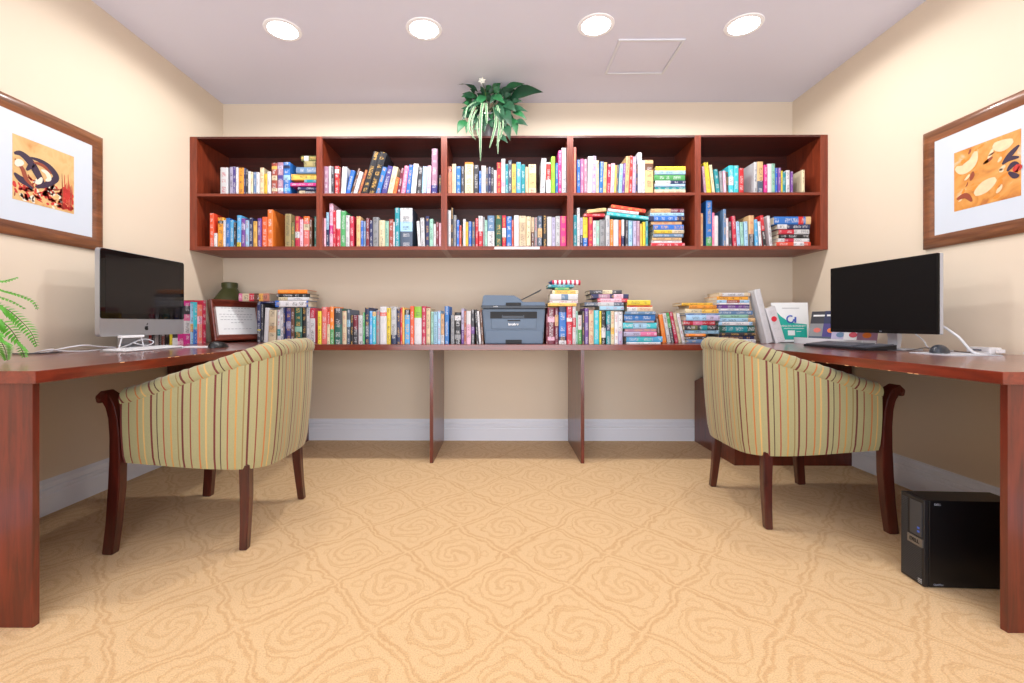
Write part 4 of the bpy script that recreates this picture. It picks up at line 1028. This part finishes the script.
# ------------------------------------------------------------------ certificate frame
t = empty('certificate_frame', 'red wooden frame holding a white certificate, standing on the left desk', 'picture frame', (-1.860, 3.228, DESK + .010), .30)
t.rotation_euler = (-.20, .0, 1.10)
Wc, Hc = .192, .288
bm = bmesh.new(); prof = [(0, .010), (0, -.030), (.006, -.034), (.014, -.032), (.044, -.006), (.046, .010)]
cor = [(-Wc, 0, 1, 1), (Wc, 0, -1, 1), (Wc, Hc, -1, -1), (-Wc, Hc, 1, -1)]
R = [[bm.verts.new((cx + sx * d, y, cz + sz * d)) for d, y in prof] for cx, cz, sx, sz in cor]
for i in range(4):
    for k in range(len(prof)): bm.faces.new((R[i][k], R[(i + 1) % 4][k], R[(i + 1) % 4][(k + 1) % len(prof)], R[i][(k + 1) % len(prof)]))
bmesh.ops.recalc_face_normals(bm, faces=bm.faces[:]); link('frame', bm, MT['certwood'], t)
cert = box('certificate', -Wc + .044, Wc - .044, .0, .008, .044, Hc - .044, MT['paper'], t)
bm = bmesh.new()
for i, (w, z) in enumerate(((.11, .235), (.06, .215), (.125, .190), (.115, .172), (.12, .152), (.05, .130), (.105, .085))):
    n = int(w / .012)
    for k in range(n): bx(bm, -w + k * 2 * w / n, -w + (k + .72) * 2 * w / n, -.0008, -.0001, z - .0012, z + .0012)
link('lettering', bm, MT['ink'], t)

# olive vase
bm = bmesh.new(); lathe(bm, [(.08, 0), (.10, .01), (.112, .06), (.115, .20), (.118, .285), (.108, .312), (.060, .378), (.054, .386), (.053, .39), (.055, .395), (.055, .428), (.050, .431), (.044, .428), (.044, .40)], seg=36)
v = link('vase', bm, MT['olive'], None, True); v.location = (-1.995, 3.33, DESK + .0005); tag(v, 'olive green vase with a ribbed neck behind the certificate frame', 'vase')
v.scale = (.92, .92, 1)
bm = bmesh.new()
for k in range(24):
    a = 2 * PI * k / 24; bx(bm, .0553, .0575, -.003, .003, .397, .427); 
    bmesh.ops.rotate(bm, verts=bm.verts[-8:], cent=(0, 0, 0), matrix=Matrix.Rotation(a, 3, 'Z'))
link('neck_ribs', bm, MT['olive'], v)

# ------------------------------------------------------------------ poster, brochures
t = empty('poster_stand', 'white and teal poster in a clear stand at the right end of the back desk', 'poster', (2.0, 3.15, DESK + .002), -.15)
t.rotation_euler = (-.10, 0, -.12)
PW, PH = .115, .272
box('acrylic_panel', -PW - .004, PW + .004, .001, .003, 0, PH + .004, MT['acrylic'], t)
box('foot', -PW, PW, -.02, .06, 0, .003, MT['acrylic'], t)
box('sheet', -PW, PW, -.001, .0008, .006, PH, MT['paper'], t)
bm = bmesh.new(); q = [(-PW, .018), (PW - .012, .018), (PW - .012, .125), (.03, .132), (-.02, .15), (-.06, .18), (-.09, .215), (-PW, .25)]; prism(bm, q, -.0016, -.0011, 'XZ'); link('teal_field', bm, MT['teal'], t)
text_obj('lettering', 'WIRELESS INTERNET', .0185, MT['white'], t, frame4((.012, -.0022, .112), (1, 0, 0), (0, 0, 1)), .0004)
bm = bmesh.new()
for z, x0, x1, m in ((.237, -.05, .06, 1), (.095, -.045, .085, 0), (.075, .035, .065, 0)): bx(bm, x0, x1, -.0022, -.0017, z - .0015, z + .0015, 0, m)
link('small_print', bm, [MT['paper'], MT['ink']], t)
box('white_square', -.02, .025, -.0022, -.0017, .048, .082, MT['paper'], t)
bm = bmesh.new(); tube(bm, [(.0 + .022 * math.cos(a / 10 * PI), -.002, .160 + .024 * math.sin(a / 10 * PI)) for a in range(3, 21)], .005, 6)
tube(bm, [(.03, -.002, .135), (.033, -.002, .175)], .006, 6); link('emblem', bm, MT['bluelogo'], t)
bt = empty('brochure_rack', 'low white tiered rack holding brochures along the right wall behind the monitor', 'rack', (2.02, 2.78, DESK), -PI / 2)
box('base', -.30, .28, -.045, .10, .0005, .012, MT['acrylic'], bt)
box('front_lip', -.30, .28, -.048, -.045, .0005, .040, MT['acrylic'], bt)
BR = [(2.99, .185, 'charcoal', 'grey', 'black topped brochure in the rack beside the teal poster', 'salmon', .02), (2.865, .185, 'navy', 'indigo', 'dark blue brochure in the rack at the left edge of the monitor', 'orange', -.03),
      (2.755, .125, 'lightgrey', 'lavender', 'pale grey brochure in the rack below the monitor', 'steelblue', 0), (2.655, .130, 'grey', 'white', 'grey and white brochure with a red spot in the rack', 'crimson', 0), (2.555, .130, 'navy', 'mauve', 'blue and mauve brochure in the rack nearest the monitor foot', 'orange', 0)]
for y, h, c1, c2, lab, c3, dx in BR:
    g = empty('brochure', lab, 'brochure', (2.035 + (.02 if h > .15 else 0), y, DESK + .0125), -PI / 2 + .5, 'brochures in the white rack')
    g.rotation_euler = (-.24, 0, -PI / 2 + .45)
    box('cover', -.049, .049, 0, .004, 0, h + .02, cover_mat(c2), g)
    box('heading', -.0485, .0485, -.0008, -.0001, h * .66, h + .019, cover_mat(c1), g)
    n = 18; bm = bmesh.new(); prism(bm, [(.022 * math.cos(2 * PI * q / n), h * .42 + .016 * math.sin(2 * PI * q / n)) for q in range(n)], -.0016, -.0009, 'XZ'); link('picture', bm, cover_mat(c3), g)
    box('footer', -.0485, .0485, -.0008, -.0001, .001, h * .20, cover_mat('slate' if h > .15 else 'white'), g)
    box('headline', -.035, .035, -.0016, -.0009, h * .92, h * .98, MT['paper'], g)

# red disc and details on the white binders are small prints of their own objects
for o in list(C.objects):
    if o.get('label', '').startswith('thick') and 'teal poster' in o.get('label', ''): pass
white = [o for o in C.objects if o.name.startswith('book') and 'beside the teal poster' in o.get('label', '')]
white.sort(key=lambda o: o.location.x)
if len(white) == 2:
    o = white[1]; h = max(v.co.z for v in o.data.vertices)
    bm = bmesh.new(); n = 24; prism(bm, [(.018 * math.cos(2 * PI * k / n), h * .66 + .018 * math.sin(2 * PI * k / n)) for k in range(n)], -.0016, -.0002, 'XZ')
    link('red_disc', bm, MT['redlogo'], o)
    white[0]['label'] = 'tall white binder leaning left against the book stack, beside the white red-disc one'
    white[1]['label'] = 'white leaning binder with a red disc on its spine, beside the teal poster'

# ------------------------------------------------------------------ plant on the bookcases
def leaf(bm, base, tip, width, nh, mi=0, droop=.15, curl=.12):
    base, tip = Vector(base), Vector(tip); d = tip - base; L = d.length; dn = d.normalized()
    side = dn.cross(Vector(nh)).normalized(); up = side.cross(dn).normalized()
    ws = [.0, .55, .92, 1.0, .86, .58, .28, .0]; rows = []
    for i, w in enumerate(ws):
        u = i / (len(ws) - 1); c = base + d * u + up * (math.sin(PI * u) * L * droop)
        half = width / 2 * w
        rows.append([bm.verts.new(c - side * half + up * half * curl * 2), bm.verts.new(c), bm.verts.new(c + side * half + up * half * curl * 2)])
    for a, b in zip(rows, rows[1:]):
        for k in range(2):
            try: f = bm.faces.new((a[k], a[k + 1], b[k + 1], b[k])); f.material_index = mi; f.smooth = True
            except ValueError: pass
pc = Vector((X_at(489, 3.2), 3.2, Z1))
t = empty('potted_plant', 'leafy green plant with trailing striped blades on top of the middle bookcase', 'plant', pc)
bm = bmesh.new(); lathe(bm, [(.055, .001), (.062, .006), (.078, .08), (.086, .165), (.090, .17), (.090, .18), (.08, .18), (.078, .17)], seg=28); link('pot', bm, MT['pot'], t, True)
bm = bmesh.new(); lathe(bm, [(.077, .15), (.077, .168)], seg=20); link('soil', bm, MT['soil'], t)
bm = bmesh.new(); rnd = random.Random(3); o = pc
def loc(px, py, Y): return P(px, py, Y) - pc
BIG = [((509, 99), (543.5, 92.5), .105, 3.12), ((503, 93), (525, 84), .06, 3.12), ((493, 92), (503, 79), .055, 3.14), ((488, 93), (499, 78.5), .05, 3.2), ((478, 92), (457, 80), .045, 3.16), ((476, 97), (461, 97), .055, 3.1), ((502, 97), (513, 88), .055, 3.1),
       ((466, 120), (457, 134), .06, 3.08), ((470, 121), (466, 134), .045, 3.06), ((508, 110), (528, 112), .05, 3.08), ((512, 112), (527, 120), .045, 3.07), ((514, 122), (528, 126), .05, 3.05), ((505, 124), (510, 141), .055, 3.04), ((498, 136), (508, 143), .045, 3.03), ((512, 118), (517, 136), .055, 3.06),
       ((500, 108), (512, 128), .075, 3.05), ((496, 104), (503, 126), .07, 3.05), ((486, 96), (475, 108), .06, 3.07), ((482, 100), (468, 112), .05, 3.06), ((470, 106), (463, 103), .04, 3.08), ((492, 96), (505, 104), .06, 3.05), ((498, 95), (490, 104), .05, 3.06), ((503, 104), (516, 112), .07, 3.05)]
for (a0, a1, w, Y) in BIG:
    leaf(bm, loc(a0[0], a0[1], Y + .03), loc(a1[0], a1[1], Y), w, (0, -1, .3), rnd.choice([0, 0, 1]))
for k in range(120):
    a = rnd.uniform(0, 2 * PI); rr = rnd.uniform(.05, 1) ** .6
    bxp, byp = 490 + math.cos(a) * 22 * rr, 107 + math.sin(a) * 20 * rr; Y = rnd.uniform(3.08, 3.3)
    L = rnd.uniform(8, 14); a2 = a + rnd.uniform(-.8, .8)
    tx, ty = bxp + math.cos(a2) * L, max(byp + math.sin(a2) * L * .8, 86)
    if ty > 126 and Y > 3.07: Y = 3.05
    b0 = loc(bxp, byp, Y + .02); t0 = loc(tx, ty, Y)
    for q in (b0, t0): q.z = min(q.z, ZC - Z1 - .02); 
    leaf(bm, b0, t0, rnd.uniform(.035, .06), (rnd.uniform(-.4, .4), -1, rnd.uniform(0, .6)), rnd.choice([0, 0, 0, 1]))
for k in range(16):
    a = 2 * PI * k / 16; tube(bm, catmull([(0.04 * math.cos(a), .04 * math.sin(a), .16), (.07 * math.cos(a), .05 * math.sin(a) - .02, .24), (.13 * math.cos(a), .07 * math.sin(a) - .05, .27 + .04 * math.sin(a))], 4), .0025, 5, mi=1)
zc_ = ZC - Z1 - .006
for v in bm.verts:
    if v.co.z > zc_: v.co.z = zc_ - .002
    if v.co.y > YB - pc.y - .01: v.co.y = YB - pc.y - .01
link('foliage', bm, [MT['leaf'], MT['leaf2']], t)
bm = bmesh.new()
def blade(pts, w):
    c = catmull(pts, 8); n = len(c); R = []
    for i, p in enumerate(c):
        ww = w * .74 * (.35 + .65 * math.sin(PI * min(1, (i + 2) / (n * .9)) * .62 + .5)) * (1 if i < n * .8 else (n - i) / (n * .2) * .9 + .1)
        R.append([bm.verts.new(p + Vector((x * ww, -abs(x) * ww * .6 + .0, 0))) for x in (-1, -.72, .72, 1)])
    for a, b in zip(R, R[1:]):
        for k in range(3):
            f = bm.faces.new((a[k], a[k + 1], b[k + 1], b[k])); f.material_index = 0 if k == 1 else 1; f.smooth = True
for pts, w in [([(486, 112), (483, 103), (481, 118), (480.5, 140), (480.5, 161)], .013), ([(487, 112), (486, 103), (486.5, 112), (487, 124)], .012), ([(484, 112), (476, 106), (470, 118), (469, 130), (476, 140)], .010), ([(490, 110), (494, 108), (496, 122), (493, 136), (489.5, 148)], .012),
               ([(492, 110), (497, 106), (499.5, 122), (498, 140), (498, 154)], .011), ([(491, 112), (498, 108), (503, 120), (501, 136), (496, 146)], .009), ([(484, 112), (477, 110), (472, 122), (473, 138)], .008), ([(486, 108), (478, 102), (468, 107), (465, 118)], .008), ([(483, 112), (478, 118), (477, 130), (480, 140)], .008)]:
    Ys = [3.15] + [3.055 - .012 * i for i in range(len(pts) - 1)]
    blade([loc(p[0], p[1], max(y, 3.03)) for p, y in zip(pts, Ys)], w)
link('trailing_blades', bm, [MT['blade'], MT['bladeedge']], t)
bm = bmesh.new(); fc = loc(482, 81.5, 3.08)
for k in range(6):
    a = 2 * PI * k / 6 + .3; leaf(bm, fc, fc + Vector((math.cos(a) * .03, -.012, math.sin(a) * .027)), .016, (0, -1, 0))
fl = link('flower', bm, MT['petal'], t)
bm = bmesh.new(); tube(bm, catmull([fc, fc + Vector((.02, .02, -.06)), (0, 0, .2)], 5), .002, 5); link('flower_stem', bm, MT['stem'], fl)

# ------------------------------------------------------------------ fern on the left desk
fp = Vector((-1.86, 1.52, DESK))
t = empty('potted_fern', 'bright green fern with arching fronds at the near end of the left desk', 'plant', fp)
bm = bmesh.new(); lathe(bm, [(.06, .0005), (.065, .01), (.085, .12), (.092, .125), (.092, .15), (.082, .15), (.08, .13)], seg=28); link('pot', bm, MT['terracotta'], t, True)
bm = bmesh.new(); lathe(bm, [(.078, .11), (.078, .13)], seg=20); link('soil', bm, MT['soil'], t)
bm = bmesh.new(); bs = bmesh.new()
def frond(pts, pin, density=1.0):
    c = catmull(pts, 10); tube(bs, c, [.0022 * (1 - .7 * i / len(c)) for i in range(len(c))], 5)
    L = [0]
    for a, b in zip(c, c[1:]): L.append(L[-1] + (b - a).length)
    s = .03; step = .0105 / density; i = 0
    while s < L[-1]:
        while i < len(L) - 2 and L[i + 1] < s: i += 1
        u = (s - L[i]) / max(L[i + 1] - L[i], 1e-6); p = c[i].lerp(c[i + 1], u); d = (c[i + 1] - c[i]).normalized()
        # pinnae spread in the plane of the frond, facing up and out
        up = Vector((.25, -.45, .85)); side = d.cross(up).normalized()
        k = s / L[-1]; ln = pin * math.sin(PI * min(1, .18 + k * .80)) ** .8 + .004
        for sg in (-1, 1):
            dirv = (side * sg + d * .35 + Vector((0, 0, -.12))).normalized()
            tip = p + dirv * ln
            if tip.z < .003: tip.z = .003
            leaf(bm, p, tip, max(.010, ln * .33), up, 0, .05, .1)
        s += step
def fl_(lst): return [P(px, py, Y) - fp for px, py, Y in lst]
st = (0, 0, .13)
for lst, pin in [([(-22, 283, 1.60), (0, 281, 1.66), (14, 277, 1.7)], .016), ([(-20, 290, 1.6), (0, 291, 1.66), (18, 296, 1.7), (30, 302, 1.72), (34, 310, 1.73)], .014), ([(-20, 298, 1.58), (2, 299, 1.62), (22, 309, 1.66)], .010),
                 ([(-20, 302, 1.5), (2, 309, 1.54), (18, 322, 1.57), (28, 334, 1.58), (33, 346, 1.6)], .036), ([(-24, 312, 1.46), (-2, 322, 1.5), (10, 334, 1.52), (17, 348, 1.55), (21, 358, 1.58)], .038), ([(-26, 322, 1.42), (-8, 336, 1.46), (0, 348, 1.5), (3, 361, 1.56)], .034),
                 ([(-50, 280, 1.6), (-40, 262, 1.7), (-30, 252, 1.8)], .028), ([(-40, 270, 1.5), (-30, 250, 1.5), (-20, 245, 1.52), (-10, 252, 1.53)], .022)]:
    frond([Vector(st)] + fl_(lst), pin)
for v in bm.verts:
    if v.co.z < .002: v.co.z = .002
    if v.co.x < XL - fp.x + .012: v.co.x = XL - fp.x + .012
for v in bs.verts:
    v.co.x = max(v.co.x, XL - fp.x + .014); v.co.z = max(v.co.z, .003)
link('fronds', bm, MT['fern'], t); link('frond_stems', bs, MT['stem'], t)

# ------------------------------------------------------------------ lights
def area(name, loc, rot, size, power, col=(1, 1, 1), shape='SQUARE', sy=None, spread=None):
    l = bpy.data.lights.new(name, 'AREA'); l.energy = power; l.color = col; l.shape = shape; l.size = size
    if sy: l.shape = 'RECTANGLE'; l.size_y = sy
    if spread: l.spread = spread
    o = bpy.data.objects.new(name, l); o.location = loc; o.rotation_euler = rot; C.objects.link(o); return o
for x, y in LIGHTS:
    l = bpy.data.lights.new('downlight_and_fill', 'SPOT'); l.energy = 30 if abs(x) > 1 else 48; l.shadow_soft_size = .05; l.color = (1, .985, .965)
    l.spot_size = math.radians(174); l.spot_blend = .2
    o = bpy.data.objects.new('downlight_and_fill', l); o.location = (x, y, ZC - .03); C.objects.link(o)
for x, y in ((-1.2, .9), (-.1, .9), (1.2, .9)): area('downlight_and_fill', (x, y, ZC - .012), (0, 0, 0), .2, 4, (1, .985, .965), 'DISK')  # unseen fill lights added at the ceiling to brighten the near room
area('room_fill', (0.05, -1.5, 1.3), (math.radians(106), 0, 0), 3.4, 96, (.99, .98, 1.0), sy=1.8)  # broad soft fill added unseen behind the camera, no fixture there
area('ceiling_fill', (0.05, -.7, .25), (math.radians(152), 0, 0), 2.6, 42, (.78, .87, 1.0), sy=1.2)  # unseen upward fill added low down to brighten and cool the ceiling
w = bpy.data.worlds.new('world'); scene.world = w; w.use_nodes = True
w.node_tree.nodes['Background'].inputs[0].default_value = (.86, .92, 1.0, 1); w.node_tree.nodes['Background'].inputs[1].default_value = .75

# ------------------------------------------------------------------ camera and colour
cam = bpy.data.cameras.new('camera'); co = bpy.data.objects.new('camera', cam); C.objects.link(co)
co.location = (0, 0, EYE); co.rotation_euler = (PI / 2, 0, .008)
cam.sensor_width = 36; cam.lens = F / 1024 * 36; cam.shift_x = (512 - VX + .008 * F) / 1024; cam.shift_y = (VY - 341.5) / 1024
cam.clip_start = .02
scene.camera = co
scene.view_settings.view_transform = 'Standard'; scene.view_settings.look = 'None'; scene.view_settings.exposure = -0.16; scene.view_settings.gamma = 1.0
